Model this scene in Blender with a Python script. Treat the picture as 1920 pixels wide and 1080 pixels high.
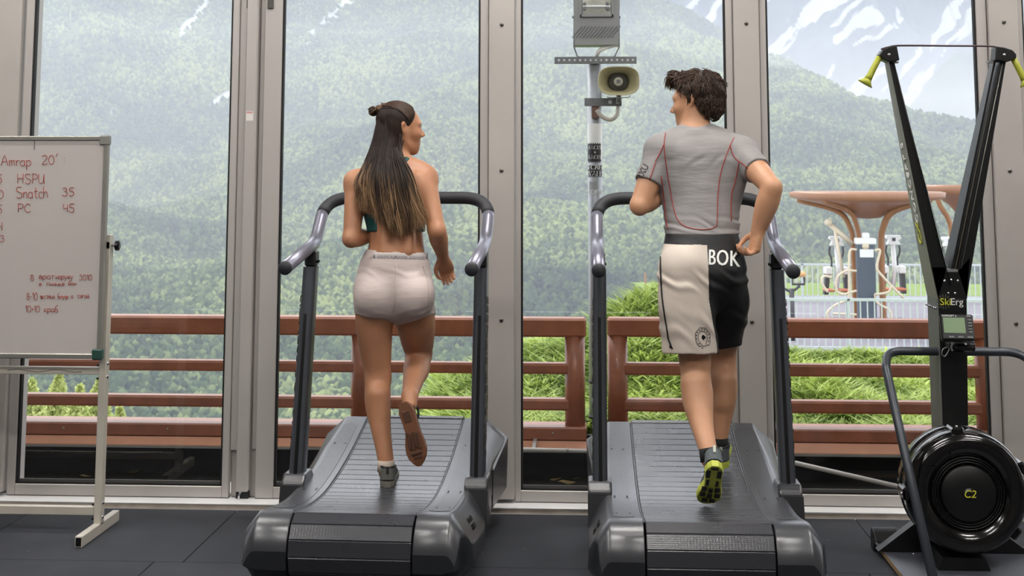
import bpy, bmesh, math, random
import numpy as np
from mathutils import Vector, Matrix, Euler
from mathutils.bvhtree import BVHTree

for o in list(bpy.data.objects): bpy.data.objects.remove(o)
SC = bpy.context.scene
COL = SC.collection
random.seed(7); RNG = np.random.default_rng(11)

# ---------------------------------------------------------------- camera
F, PPX, PPY = 2500.0, 960.0, 51.0          # focal length and principal point in pixels of the 1920x1080 frame
PITCH, YAW, ROLL, EYE = math.atan(284/2500), math.atan(135/2500), 0.001, 1.62
cam = bpy.data.cameras.new('camera'); camo = bpy.data.objects.new('camera', cam); COL.objects.link(camo)
cam.sensor_width = 36; cam.lens = 36*F/1920; cam.shift_y = -(540-PPY)/1920
cam.clip_start = 0.05; cam.clip_end = 20000
CAMR = Matrix.Rotation(YAW,3,'Z') @ Matrix.Rotation(math.pi/2+PITCH,3,'X') @ Matrix.Rotation(ROLL,3,'Z')
camo.matrix_world = Matrix.Translation((0,0,EYE)) @ CAMR.to_4x4()
cam.dof.use_dof = True; cam.dof.focus_distance = 5.75; cam.dof.aperture_fstop = 9.0
SC.camera = camo

# ---------------------------------------------------------------- world, sun, exposure
SC.view_settings.view_transform = 'Standard'; SC.view_settings.look = 'None'
SC.view_settings.gamma = 1.0; SC.view_settings.use_curve_mapping = False
SC.view_settings.exposure = 0.8
wd = bpy.data.worlds.new('overcast_sky'); SC.world = wd; wd.use_nodes = True
wn = wd.node_tree; wn.nodes.clear()
_o = wn.nodes.new('ShaderNodeOutputWorld'); _b = wn.nodes.new('ShaderNodeBackground')
_tc = wn.nodes.new('ShaderNodeTexCoord'); _nz = wn.nodes.new('ShaderNodeTexNoise'); _rp = wn.nodes.new('ShaderNodeValToRGB')
_nz.inputs['Scale'].default_value = 2.2; _nz.inputs['Detail'].default_value = 5
_rp.color_ramp.elements[0].position = .3; _rp.color_ramp.elements[0].color = (.72,.77,.85,1)
_rp.color_ramp.elements[1].position = .7; _rp.color_ramp.elements[1].color = (.93,.95,1,1)
wn.links.new(_tc.outputs['Generated'], _nz.inputs['Vector']); wn.links.new(_nz.outputs['Fac'], _rp.inputs['Fac'])
wn.links.new(_rp.outputs['Color'], _b.inputs['Color']); _b.inputs['Strength'].default_value = 1.6
wn.links.new(_b.outputs['Background'], _o.inputs['Surface'])
_s = bpy.data.lights.new('hazy_sun', 'SUN'); _s.energy = 1.5; _s.angle = math.radians(25); _s.color = (1,.97,.9)
suno = bpy.data.objects.new('hazy_sun', _s); COL.objects.link(suno)
suno.rotation_euler = (math.radians(38), 0, math.radians(-150))
# ---------------------------------------------------------------- helpers
def ray(px, py): return CAMR @ Vector(((px-PPX)/F, -(py-PPY)/F, -1))
EYEV = Vector((0,0,EYE))
def at(px, py, Y): d = ray(px,py); return EYEV + d*(Y/d.y)              # where a sight line meets the upright plane at depth Y
def atz(px, py, Z): d = ray(px,py); return EYEV + d*((Z-EYE)/d.z)       # ... and a level plane

def lin(c):
    return tuple(((v/255)/12.92 if v/255 <= .04045 else ((v/255+.055)/1.055)**2.4) for v in c[:3]) + (1.0,)
MATS = {}
def pm(name, rgb, rough=.5, metal=0., var=0., vscale=8., bump=0., bscale=60., rgb2=None, coat=0., spec=.5, detail=4., trans=0., alpha=None, stretch=None):
    """procedural principled material; rgb is sRGB 0-255; var or rgb2 mixes a second tone by noise; bump adds fine relief"""
    if name in MATS: return MATS[name]
    m = bpy.data.materials.new(name); m.use_nodes = True; nt = m.node_tree; b = nt.nodes['Principled BSDF']
    b.inputs['Base Color'].default_value = lin(rgb); b.inputs['Roughness'].default_value = rough
    b.inputs['Metallic'].default_value = metal; b.inputs['Specular IOR Level'].default_value = spec
    if coat: b.inputs['Coat Weight'].default_value = coat; b.inputs['Coat Roughness'].default_value = .12
    if trans: b.inputs['Transmission Weight'].default_value = trans
    tc = nt.nodes.new('ShaderNodeTexCoord'); vec = tc.outputs['Object']
    if stretch:
        mp = nt.nodes.new('ShaderNodeMapping'); mp.inputs['Scale'].default_value = stretch
        nt.links.new(vec, mp.inputs['Vector']); vec = mp.outputs['Vector']
    if var or rgb2:
        n = nt.nodes.new('ShaderNodeTexNoise'); n.inputs['Scale'].default_value = vscale; n.inputs['Detail'].default_value = detail
        nt.links.new(vec, n.inputs['Vector'])
        r = nt.nodes.new('ShaderNodeValToRGB')
        c0 = lin(rgb); c1 = lin(rgb2) if rgb2 else tuple(min(1,v*(1+var)) for v in c0[:3])+(1,)
        if not rgb2: c0 = tuple(v*(1-var) for v in c0[:3])+(1,)
        r.color_ramp.elements[0].position = .35; r.color_ramp.elements[1].position = .65
        r.color_ramp.elements[0].color = c0; r.color_ramp.elements[1].color = c1
        nt.links.new(n.outputs['Fac'], r.inputs['Fac']); nt.links.new(r.outputs['Color'], b.inputs['Base Color'])
    if bump:
        n2 = nt.nodes.new('ShaderNodeTexNoise'); n2.inputs['Scale'].default_value = bscale; n2.inputs['Detail'].default_value = 3
        nt.links.new(vec, n2.inputs['Vector'])
        bp = nt.nodes.new('ShaderNodeBump'); bp.inputs['Strength'].default_value = bump; bp.inputs['Distance'].default_value = .01
        nt.links.new(n2.outputs['Fac'], bp.inputs['Height']); nt.links.new(bp.outputs['Normal'], b.inputs['Normal'])
    MATS[name] = m; return m

def attr_mat(name, attr='Col', rough=.6, bump=0, bscale=60, spec=.4, sss=0):
    """colour read from a colour attribute of the mesh (used where one thing has several own colours)"""
    if name in MATS: return MATS[name]
    m = bpy.data.materials.new(name); m.use_nodes = True; nt = m.node_tree; b = nt.nodes['Principled BSDF']
    a = nt.nodes.new('ShaderNodeAttribute'); a.attribute_name = attr
    nt.links.new(a.outputs['Color'], b.inputs['Base Color'])
    b.inputs['Roughness'].default_value = rough; b.inputs['Specular IOR Level'].default_value = spec
    if sss:
        b.inputs['Subsurface Weight'].default_value = sss; b.inputs['Subsurface Radius'].default_value = (.012,.005,.003); b.inputs['Subsurface Scale'].default_value = 1.0
    if bump:
        tc = nt.nodes.new('ShaderNodeTexCoord'); n2 = nt.nodes.new('ShaderNodeTexNoise'); n2.inputs['Scale'].default_value = bscale
        nt.links.new(tc.outputs['Object'], n2.inputs['Vector'])
        bp = nt.nodes.new('ShaderNodeBump'); bp.inputs['Strength'].default_value = bump; bp.inputs['Distance'].default_value = .01
        nt.links.new(n2.outputs['Fac'], bp.inputs['Height']); nt.links.new(bp.outputs['Normal'], b.inputs['Normal'])
    MATS[name] = m; return m

def tag(o, label=None, cat=None, group=None, kind=None):
    if label: o['label'] = label
    if cat: o['category'] = cat
    if group: o['group'] = group
    if kind: o['kind'] = kind
    return o
def empty(name, label, cat, loc=(0,0,0), rz=0., group=None, kind=None, parent=None):
    o = bpy.data.objects.new(name, None); COL.objects.link(o); o.empty_display_size = .1
    o.location = loc; o.rotation_euler = (0,0,rz)
    if parent: o.parent = parent
    return tag(o, label, cat, group, kind)
def copy_tree(o, parent=None):
    c = o.copy(); COL.objects.link(c)
    if parent: c.parent = parent
    for ch in o.children: copy_tree(ch, c)
    return c

class MB:
    """collects shapes into one mesh"""
    def __init__(s): s.v = []; s.f = []; s.sm = []; s.mi = []; s.cur = 0
    def add(s, verts, faces, smooth=False):
        n = len(s.v); s.v += [tuple(v) for v in verts]
        s.f += [tuple(i+n for i in f) for f in faces]; s.sm += [smooth]*len(faces); s.mi += [s.cur]*len(faces); return s
    def box(s, c, size, rot=None, bev=0.):
        hx,hy,hz = size[0]/2, size[1]/2, size[2]/2
        if bev > 0:
            b = min(bev, hx*.95, hy*.95, hz*.95); vs = []
            for sx in (-1,1):
                for sy in (-1,1):
                    for sz in (-1,1):
                        vs += [(sx*hx,sy*(hy-b),sz*(hz-b)), (sx*(hx-b),sy*hy,sz*(hz-b)), (sx*(hx-b),sy*(hy-b),sz*hz)]
            bm = bmesh.new(); bv = [bm.verts.new(v) for v in vs]; bmesh.ops.convex_hull(bm, input=bv)
            bmesh.ops.dissolve_limit(bm, angle_limit=.01, verts=bm.verts, edges=bm.edges)
            bm.verts.index_update(); V = [Vector(v.co) for v in bm.verts]; Fc = [[v.index for v in f.verts] for f in bm.faces]; bm.free()
        else:
            V = [Vector((x,y,z)) for x in (-hx,hx) for y in (-hy,hy) for z in (-hz,hz)]
            Fc = [(0,1,3,2),(4,6,7,5),(0,4,5,1),(2,3,7,6),(0,2,6,4),(1,5,7,3)]
        if rot is not None:
            R3 = rot if isinstance(rot, Matrix) else Euler(rot).to_matrix(); V = [R3 @ v for v in V]
        c = Vector(c); return s.add([v+c for v in V], Fc)
    def span(s, x0,x1,y0,y1,z0,z1,bev=0.): return s.box(((x0+x1)/2,(y0+y1)/2,(z0+z1)/2),(x1-x0,y1-y0,z1-z0),None,bev)
    def tube(s, pts, rad, n=12, cap=True, ry=None, side=None, smooth=True):
        """sweep of a circle (or ellipse rad x ry with `side` as the wide direction) along points"""
        P = [Vector(p) for p in pts]; m = len(P)
        R_ = [rad]*m if not hasattr(rad,'__len__') else list(rad)
        RY = R_ if ry is None else ([ry]*m if not hasattr(ry,'__len__') else list(ry))
        T = [(P[min(i+1,m-1)]-P[max(i-1,0)]).normalized() for i in range(m)]
        u = Vector(side) if side is not None else T[0].orthogonal()
        vs = []; k0 = len(s.v)
        for i in range(m):
            u = (u - T[i]*u.dot(T[i])).normalized(); w = T[i].cross(u)
            vs += [P[i] + u*(R_[i]*math.cos(2*math.pi*j/n)) + w*(RY[i]*math.sin(2*math.pi*j/n)) for j in range(n)]
        fs = [(i*n+j, i*n+(j+1)%n, (i+1)*n+(j+1)%n, (i+1)*n+j) for i in range(m-1) for j in range(n)]
        s.add(vs, fs, smooth)
        if cap: s.add([], []); s.f += [tuple(k0+j for j in reversed(range(n))), tuple(k0+(m-1)*n+j for j in range(n))]; s.sm += [False]*2; s.mi += [s.cur]*2
        return s
    def cyl(s, a, b, r, n=16, r2=None): return s.tube([a,b], [r, r if r2 is None else r2], n)
    def lathe(s, prof, c, axis, n=32, smooth=True, closed=False):
        """prof = [(radius, along)] turned about axis through c"""
        ax = Vector(axis).normalized(); u = ax.orthogonal().normalized(); w = ax.cross(u); c = Vector(c); vs = []
        for r,h in prof: vs += [c + ax*h + (u*math.cos(2*math.pi*j/n) + w*math.sin(2*math.pi*j/n))*max(r,1e-5) for j in range(n)]
        m = len(prof); fs = [(i*n+j, i*n+(j+1)%n, (i+1)*n+(j+1)%n, (i+1)*n+j) for i in range(m-1) for j in range(n)]
        return s.add(vs, fs, smooth)
    def prism(s, poly, d0, d1, plane='xz'):
        """polygon (2-D) pushed along the third axis"""
        def P3(a,b,d): return {'xz':(a,d,b),'yz':(d,a,b),'xy':(a,b,d)}[plane]
        n = len(poly); vs = [P3(a,b,d0) for a,b in poly] + [P3(a,b,d1) for a,b in poly]
        fs = [tuple(range(n)), tuple(reversed(range(n,2*n)))] + [(i,(i+1)%n,n+(i+1)%n,n+i) for i in range(n)]
        return s.add(vs, fs)
    def sphere(s, c, r, n=12, m=8, scale=(1,1,1)):
        vs=[]; c=Vector(c)
        for i in range(m+1):
            t=math.pi*i/m
            for j in range(n):
                p=2*math.pi*j/n; vs.append(c+Vector((scale[0]*r*math.sin(t)*math.cos(p),scale[1]*r*math.sin(t)*math.sin(p),scale[2]*r*math.cos(t))))
        fs=[(i*n+j,(i+1)*n+j,(i+1)*n+(j+1)%n,i*n+(j+1)%n) for i in range(m) for j in range(n)]
        return s.add(vs,fs,True)
    def mesh(s, name):
        me = bpy.data.meshes.new(name); me.from_pydata(s.v, [], s.f)
        me.polygons.foreach_set('use_smooth', s.sm); me.polygons.foreach_set('material_index', s.mi)
        bm = bmesh.new(); bm.from_mesh(me); bmesh.ops.remove_doubles(bm, verts=bm.verts, dist=1e-6)
        bmesh.ops.recalc_face_normals(bm, faces=bm.faces); bm.to_mesh(me); bm.free(); return me
    def build(s, name, mat, parent=None, **kw):
        me = s.mesh(name); o = bpy.data.objects.new(name, me); COL.objects.link(o)
        for m in (mat if isinstance(mat,(list,tuple)) else [mat]): me.materials.append(m)
        if parent is not None: o.parent = parent
        return tag(o, **kw)
def share(me, name, parent=None, loc=(0,0,0), rot=None, scale=None, **kw):
    o = bpy.data.objects.new(name, me); COL.objects.link(o); o.location = loc
    if rot is not None: o.rotation_euler = rot
    if scale is not None: o.scale = scale
    if parent is not None: o.parent = parent
    return tag(o, **kw)
def raw(name, V, Fc, mat, parent=None, smooth=True, **kw):
    """big mesh straight from arrays"""
    me = bpy.data.meshes.new(name); V = np.asarray(V, np.float32); Fc = np.asarray(Fc, np.int32)
    me.vertices.add(len(V)); me.vertices.foreach_set('co', V.ravel())
    k = Fc.shape[1]; me.loops.add(Fc.size); me.loops.foreach_set('vertex_index', Fc.ravel())
    me.polygons.add(len(Fc)); me.polygons.foreach_set('loop_start', np.arange(0,Fc.size,k,dtype=np.int32))
    me.polygons.foreach_set('use_smooth', np.full(len(Fc), smooth)); me.update(calc_edges=True); me.validate()
    o = bpy.data.objects.new(name, me); COL.objects.link(o)
    for m in (mat if isinstance(mat,(list,tuple)) else [mat]): me.materials.append(m)
    if parent is not None: o.parent = parent
    return tag(o, **kw)
def vcol(o, cols, name='Col'):
    a = o.data.color_attributes.new(name, 'FLOAT_COLOR', 'POINT'); c = np.ones((len(o.data.vertices),4), np.float32); c[:,:3] = cols
    a.data.foreach_set('color', c.ravel())
def crspline(pts, k=6):
    """Catmull-Rom through points (any dimension)"""
    P = [np.array(p, float) for p in pts]; P = [2*P[0]-P[1]] + P + [2*P[-1]-P[-2]]; out = []
    for i in range(1, len(P)-2):
        for t in np.linspace(0,1,k,endpoint=False):
            a,b,c,d = P[i-1:i+3]; out.append(.5*((2*b)+(c-a)*t+(2*a-5*b+4*c-d)*t*t+(3*b-a-3*c+d)*t**3))
    out.append(P[-2]); return out
def fillet(pts, r, k=6):
    """polyline with rounded corners; r one radius or one per inner corner"""
    P = [Vector(p) for p in pts]; out = [P[0]]
    for i in range(1,len(P)-1):
        rr = r[i-1] if hasattr(r,'__len__') else r
        a = (P[i-1]-P[i]); b = (P[i+1]-P[i]); la,lb = a.length,b.length; a.normalize(); b.normalize()
        ang = a.angle(b); t = min(rr/math.tan(ang/2), la*.49, lb*.49)
        p0, p1 = P[i]+a*t, P[i]+b*t
        for q in range(k+1):
            s = q/k; out.append((1-s)**2*p0 + 2*s*(1-s)*P[i] + s*s*p1)
    out.append(P[-1]); return out
def textmesh(body, size=1., extrude=.0004, shear=0., align='CENTER', space=1.):
    cu = bpy.data.curves.new('t','FONT'); cu.body = body; cu.size = size; cu.extrude = extrude; cu.shear = shear
    cu.align_x = align; cu.align_y = 'CENTER'; cu.space_character = space; cu.resolution_u = 3
    o = bpy.data.objects.new('t', cu); COL.objects.link(o); dg = bpy.context.evaluated_depsgraph_get()
    me = bpy.data.meshes.new_from_object(o.evaluated_get(dg)); bpy.data.objects.remove(o); bpy.data.curves.remove(cu); return me
def frame(o_, x_, y_):
    """matrix with given origin, x and y directions"""
    x = Vector(x_).normalized(); y = Vector(y_); y = (y-x*y.dot(x)).normalized(); z = x.cross(y)
    return Matrix(((x.x,y.x,z.x,o_[0]),(x.y,y.y,z.y,o_[1]),(x.z,y.z,z.z,o_[2]),(0,0,0,1)))
def lettering(name, body, M, size, mat, parent, **kw):
    me = textmesh(body, size, **kw); me.name = name; me.transform(M); me.materials.clear(); me.materials.append(mat)
    o = bpy.data.objects.new(name, me); COL.objects.link(o); o.parent = parent; return o
# ---------------------------------------------------------------- the room
def rebase(root, loc):
    loc = Vector(loc); root.location = loc
    for c in root.children: c.location = Vector(c.location) - loc
    return root
M_ALU = pm('aluminium_frame', (182,177,173), .42, .25, var=.05, vscale=3, bump=.03, bscale=200, stretch=(1,1,.08))
M_PANEL = pm('pillar_cladding', (176,170,165), .5, .1, var=.04, vscale=2.5, bump=.02, bscale=150)
M_GASKET = pm('black_rubber_gasket', (14,14,17), .6)
M_GREYGASKET = pm('grey_spacer', (96,94,92), .45, .3)
M_SCREW = pm('dark_steel_screw', (112,106,100), .4, .7)
M_SILL = pm('white_sill', (236,235,236), .25, var=.03, vscale=5)
M_SILLWOOD = pm('sill_edge', (190,178,164), .6, rgb2=(170,158,146), vscale=14)
M_SLAB = pm('concrete_slab', (40,40,42), .9)
M_CEIL = pm('ceiling_board', (205,200,195), .8, var=.03, vscale=2)

def mat_rubber():
    m = pm('rubber_mat', (54,56,62), .78, var=.35, vscale=260, bump=.35, bscale=420, spec=.3)
    nt = m.node_tree; b = nt.nodes['Principled BSDF']; old = b.inputs['Base Color'].links[0].from_socket
    tc = nt.nodes.new('ShaderNodeTexCoord'); geo = nt.nodes.new('ShaderNodeNewGeometry')
    n1 = nt.nodes.new('ShaderNodeTexNoise'); n1.inputs['Scale'].default_value = 1.7; n1.inputs['Detail'].default_value = 6
    nt.links.new(geo.outputs['Position'], n1.inputs['Vector'])
    r1 = nt.nodes.new('ShaderNodeValToRGB'); r1.color_ramp.elements[0].color = lin((42,44,50)); r1.color_ramp.elements[1].color = lin((72,74,80))
    r1.color_ramp.elements[0].position=.35; r1.color_ramp.elements[1].position=.68
    nt.links.new(n1.outputs['Fac'], r1.inputs['Fac'])
    mx = nt.nodes.new('ShaderNodeMixRGB'); mx.inputs['Fac'].default_value = .5; nt.links.new(old, mx.inputs[1]); nt.links.new(r1.outputs['Color'], mx.inputs[2])
    # chalk marks and flecks
    vo = nt.nodes.new('ShaderNodeTexNoise'); vo.inputs['Scale'].default_value = 17; vo.inputs['Detail'].default_value = 4; vo.inputs['Roughness'].default_value=.65
    nt.links.new(geo.outputs['Position'], vo.inputs['Vector'])
    r2 = nt.nodes.new('ShaderNodeValToRGB'); r2.color_ramp.elements[0].position = .70; r2.color_ramp.elements[1].position = .76
    nt.links.new(vo.outputs['Fac'], r2.inputs['Fac'])
    mx2 = nt.nodes.new('ShaderNodeMixRGB'); nt.links.new(r2.outputs['Color'], mx2.inputs['Fac']); nt.links.new(mx.outputs['Color'], mx2.inputs[1]); mx2.inputs[2].default_value = lin((150,150,152))
    nt.links.new(mx2.outputs['Color'], b.inputs['Base Color']); return m
M_MAT = mat_rubber()

YT, YF, YG = 6.70, 6.80, 6.835            # front of the sill, front of the window frames, glass
floor = MB().span(-7,7,-3,YT,-.14,-.012).build('floor', M_SLAB, label='dark rubber matted gym floor', cat='floor', kind='structure')
edges = [YT, 5.80] + [5.80-k for k in range(1,9)]
m_first = MB().box((0,0,-.006),(.996,.895,.012),bev=.002).mesh('floor_mat'); m_first.materials.append(M_MAT)
m_full = MB().box((0,0,-.006),(.996,.996,.012),bev=.002).mesh('floor_mat'); m_full.materials.append(M_MAT)
for r in range(len(edges)-1):
    y1,y0 = edges[r],edges[r+1]; off = -1.712 if r%2==0 else -1.835
    for k in range(-5,6):
        share(m_first if r==0 else m_full, 'floor_mat', floor, (off+k+.5,(y0+y1)/2,0))

WX = lambda px: at(px,540,YF).x
HT = 4.3
# panel (pillar cladding) spans and glass spans, left to right
wall = empty('wall_front', 'pale metal clad glazed wall at the far side of the gym', 'wall', kind='structure')
pitch = WX(1407)-WX(940)
panels = [(WX(24)-.27,WX(23)), (WX(916),WX(965)), (WX(1383),WX(1432)), (WX(1871),WX(1928))]
panels = [(panels[0][0]-1.62,panels[0][0]-1.40)] + panels + [(panels[-1][1]+1.27,panels[-1][1]+1.42)]
screw_me = MB().lathe([(0,-.006),(.0095,-.006),(.0105,-.003),(.0105,.004)],(0,0,0),(0,1,0),16).mesh('screw')
screw_me.materials.append(M_SCREW)
hex_me = MB().lathe([(0,-.0066),(.0045,-.0066),(.0045,-.004)],(0,0,0),(0,1,0),6,False).mesh('hex_socket'); hex_me.materials.append(M_GASKET)
washer_me = MB().lathe([(.0105,-.0005),(.0135,-.0005),(.0135,.004)],(0,0,0),(0,1,0),16).mesh('washer'); washer_me.materials.append(pm('washer_grey',(120,114,108),.4,.6))
zs = [at(941,320,YF).z + k*(at(942,48,YF).z-at(939,600,YF).z)/2 for k in range(-2,4)]
for i,(a,b) in enumerate(panels):
    p = MB().span(a,b,6.775,7.05,.05,HT,.003).build('pillar_panel', M_PANEL, wall)
    for z in zs:
        if z < .1: continue
        s_ = share(screw_me,'screw',p,((a+b)/2,6.777,z)); share(hex_me,'hex_socket',None,(0,0,0)).parent = s_
        share(washer_me,'washer',p,((a+b)/2,6.777,z))
MB().span(-7,7,6.79,7.08,HT-.35,HT).build('lintel', M_ALU, wall)
MB().span(-7,7,6.86,7.10,-.3,.045).build('plinth', M_ALU, wall)
sill = MB().span(-7,7,YT+.0,YF+.06,.024,.030,.001).build('trim_1', M_SILL, label='white window sill strip along the foot of the glazing', cat='sill', kind='structure')
MB().span(-7,7,YT+.004,YF+.06,.0,.0235).build('sill_edge', M_SILLWOOD, sill)

def glass_mat():
    m = bpy.data.materials.new('window_glass'); m.use_nodes = True; nt = m.node_tree; nt.nodes.clear()
    o = nt.nodes.new('ShaderNodeOutputMaterial'); mx = nt.nodes.new('ShaderNodeMixShader'); fr = nt.nodes.new('ShaderNodeFresnel'); fr.inputs['IOR'].default_value = 1.5
    t = nt.nodes.new('ShaderNodeBsdfTransparent'); t.inputs['Color'].default_value = (.975,.98,.98,1)
    g = nt.nodes.new('ShaderNodeBsdfGlossy'); g.inputs['Roughness'].default_value = .0
    nt.links.new(fr.outputs[0],mx.inputs['Fac']); nt.links.new(t.outputs[0],mx.inputs[1]); nt.links.new(g.outputs[0],mx.inputs[2]); nt.links.new(mx.outputs[0],o.inputs['Surface'])
    return m
M_GLASS = glass_mat()
def window(n, x0, x1, gx0, gx1, label):
    """x0..x1 outside of the frame, gx0..gx1 visible glass"""
    w = empty('window_%d'%n, label, 'window', kind='structure')
    z0 = at(700,916,YF).z; zb = .034
    MB().span(x0,gx0-.004,YF,YG+.009,zb,HT-.3,.003).build('stile',M_ALU,w); MB().span(gx1+.004,x1,YF,YG+.009,zb,HT-.3,.003).build('stile',M_ALU,w)
    MB().span(gx0-.004,gx1+.004,YF+.001,YG+.009,zb,z0,.003).build('bottom_rail',M_ALU,w)
    MB().span(gx0-.004,gx1+.004,YF+.001,YG+.05,HT-.42,HT-.3,.003).build('top_rail',M_ALU,w)
    g = MB(); t=.006
    for a,b in ((gx0-.004,gx0+t),(gx1-t,gx1+.004)): g.span(a,b,YF+.010,YG+.004,z0,HT-.42)
    g.span(gx0,gx1,YF+.010,YG+.004,z0,z0+.006); g.build('gasket',M_GASKET,w)
    MB().span(gx0+.006,gx1-.006,YG-.008,YG-.001,z0+.006,z0+.020).build('glazing_bead',M_GREYGASKET,w)
    MB().span(gx0,gx1,YG,YG+.006,z0,HT-.4).build('pane',M_GLASS,w)
    MB().span(x0,x1,YF+.006,YG+.03,.0302,.0345).build('threshold_seal',M_GREYGASKET,w)
    return rebase(w,((x0+x1)/2,YG,zb))
gapc = .004
window(1,panels[0][1]+gapc,panels[1][0]-gapc,panels[0][1]+.03,panels[1][0]-.03,'tall window pane left of the whiteboard, mostly outside the picture')
window(2,WX(28),WX(437),WX(44),WX(423),'tall window pane behind the whiteboard stand')
window(3,WX(486),WX(914.5),WX(521),WX(897.5),'tall window pane in front of the woman runner')
window(4,WX(966.5),WX(1381.5),WX(978),WX(1367),'tall window pane in front of the man, with the loudspeaker mast behind it')
window(5,WX(1433.5),WX(1869.5),WX(1447.5),WX(1848),'tall window pane behind the ski machine')
window(6,panels[4][1]+gapc,panels[5][0]-gapc,panels[4][1]+.03,panels[5][0]-.03,'window pane at the right edge, past the ski machine')
# hinge column between the two folding leaves on the left
hc = empty('trim_2','pale hinge column between the two left folding window leaves','trim',kind='structure')
xc = WX(462.5); rcol = (WX(474)-WX(451))/2
MB().span(WX(438.5),WX(485.5),YF+.035,YG+.05,.034,HT-.3).build('backing_profile',M_ALU,hc)
MB().span(WX(477),WX(485),YF+.02,YG,at(480,844,YF).z,HT-.3,.002).build('cover_strip',M_ALU,hc)
MB().span(WX(438),xc-.012,YF+.012,YG,at(436,845,YF).z,HT-.3,.002).build('cover_strip',M_ALU,hc)
MB().span(xc-rcol,xc+rcol,YF-.012,YF+.06,at(455,922,YF).z,HT-.3,.007).build('column',M_ALU,hc)
hg = MB().span(xc-rcol,xc+rcol,YF-.002,YF+.05,.031,at(455,922,YF).z-.001,.003).build('hinge',M_GASKET,hc)
MB().tube([(xc-.012,YF-.012,.03),(xc-.012,YF-.014,.05),(xc-.007,YF-.008,.062),(xc+.004,YF,.064)],.0055,10).build('hinge_pin',pm('chrome',(200,200,205),.15,1.),hc)
for a,b in ((455,464),(495,506)): MB().span(WX(a)-.012,WX(b)-.012,YF-.01,YF+.01,at(500,16,YF).z,at(500,16,YF).z+.22,.002).build('lock_bar',pm('lock_bar_grey',(92,88,84),.4,.6),hc)
st = at(470,217,YF-.03); stk = MB().box((xc-.002,YF-.0125,st.z),(.036,.0012,.05)).build('sticker',pm('sticker_white',(225,220,216),.5),hc)
stk.rotation_euler=(0,0,0)
MB().box((xc-.002,YF-.0134,st.z+.018),(.032,.001,.009)).build('sticker_band',pm('sticker_red',(206,150,148),.5),hc)
MB().span(-7,7,-3.15,-3,0,HT).build('wall_back',pm('back_wall_paint',(120,114,108),.8,var=.04,vscale=1.5),label='plain wall behind the camera',cat='wall',kind='structure')
for nm,x in (('wall_left',-7.1),('wall_right',7.1)): MB().span(x-.1,x+.1,-3.15,7.1,0,HT).build(nm,pm('side_wall_paint',(150,144,138),.8,var=.04,vscale=1.5),label='plain pale %s of the gym, out of view'%nm.replace('_',' '),cat='wall',kind='structure')
# ceiling (above the picture) with unseen luminaires added to brighten the room
ceil = MB().span(-7,7,-3,7.1,HT,HT+.2).build('ceiling', M_CEIL, label='pale ceiling above the treadmills, out of view', cat='ceiling', kind='structure')
def added_ceiling_lamp(x,y,k):
    t = empty('added_ceiling_lamp','slim white ceiling light over the gym floor, %s'%k,'lamp',(x,y,HT),group='ceiling lights out of view')
    MB().box((0,0,-.03),(1.5,.16,.06),bev=.008).build('housing',M_SILL,t)
    e = bpy.data.materials.get('added_lamp_diffuser')
    if not e:
        e = bpy.data.materials.new('added_lamp_diffuser'); e.use_nodes=True; b=e.node_tree.nodes['Principled BSDF']; b.inputs['Base Color'].default_value=(.8,.8,.8,1)
        b.inputs['Emission Color'].default_value=(1,.965,.92,1); b.inputs['Emission Strength'].default_value=LAMP
    MB().box((0,0,-.063),(1.46,.13,.006)).build('diffuser',e,t); return t
LAMP = 56.0
for y,n in ((.9,'nearest row'),(3.4,'second row'),(5.6,'row over the runners')):  # row over the runners added to lighten the sill and treadmill tops
    for x,s in ((-3.2,'left'),(0.,'centre'),(3.2,'right')): added_ceiling_lamp(x,y,s+' of the '+n)
# ---------------------------------------------------------------- outside: mountains, forest, haze
def vnoise(x, y, seed=0):
    """smooth value noise on arrays"""
    r = np.random.default_rng(seed); T = r.random((64,64)).astype(np.float64)
    xi = np.floor(x).astype(int); yi = np.floor(y).astype(int); fx = x-xi; fy = y-yi
    fx = fx*fx*(3-2*fx); fy = fy*fy*(3-2*fy); g = lambda i,j: T[i%64,j%64]
    return (g(xi,yi)*(1-fx)+g(xi+1,yi)*fx)*(1-fy)+(g(xi,yi+1)*(1-fx)+g(xi+1,yi+1)*fx)*fy - .5
def fbm(x, y, seed=0, o=4):
    return sum(vnoise(x*2**k+17*k, y*2**k+5*k, seed+k)/2**k for k in range(o))
def grid_faces(nu, nv):
    i = np.arange(nu-1)[:,None]*nv + np.arange(nv-1)[None,:]; i = i.ravel()
    return np.stack([i, i+nv, i+nv+1, i+1], 1)
PXU = lambda px: (px-1095.)/2500.      # direction of a picture column

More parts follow.
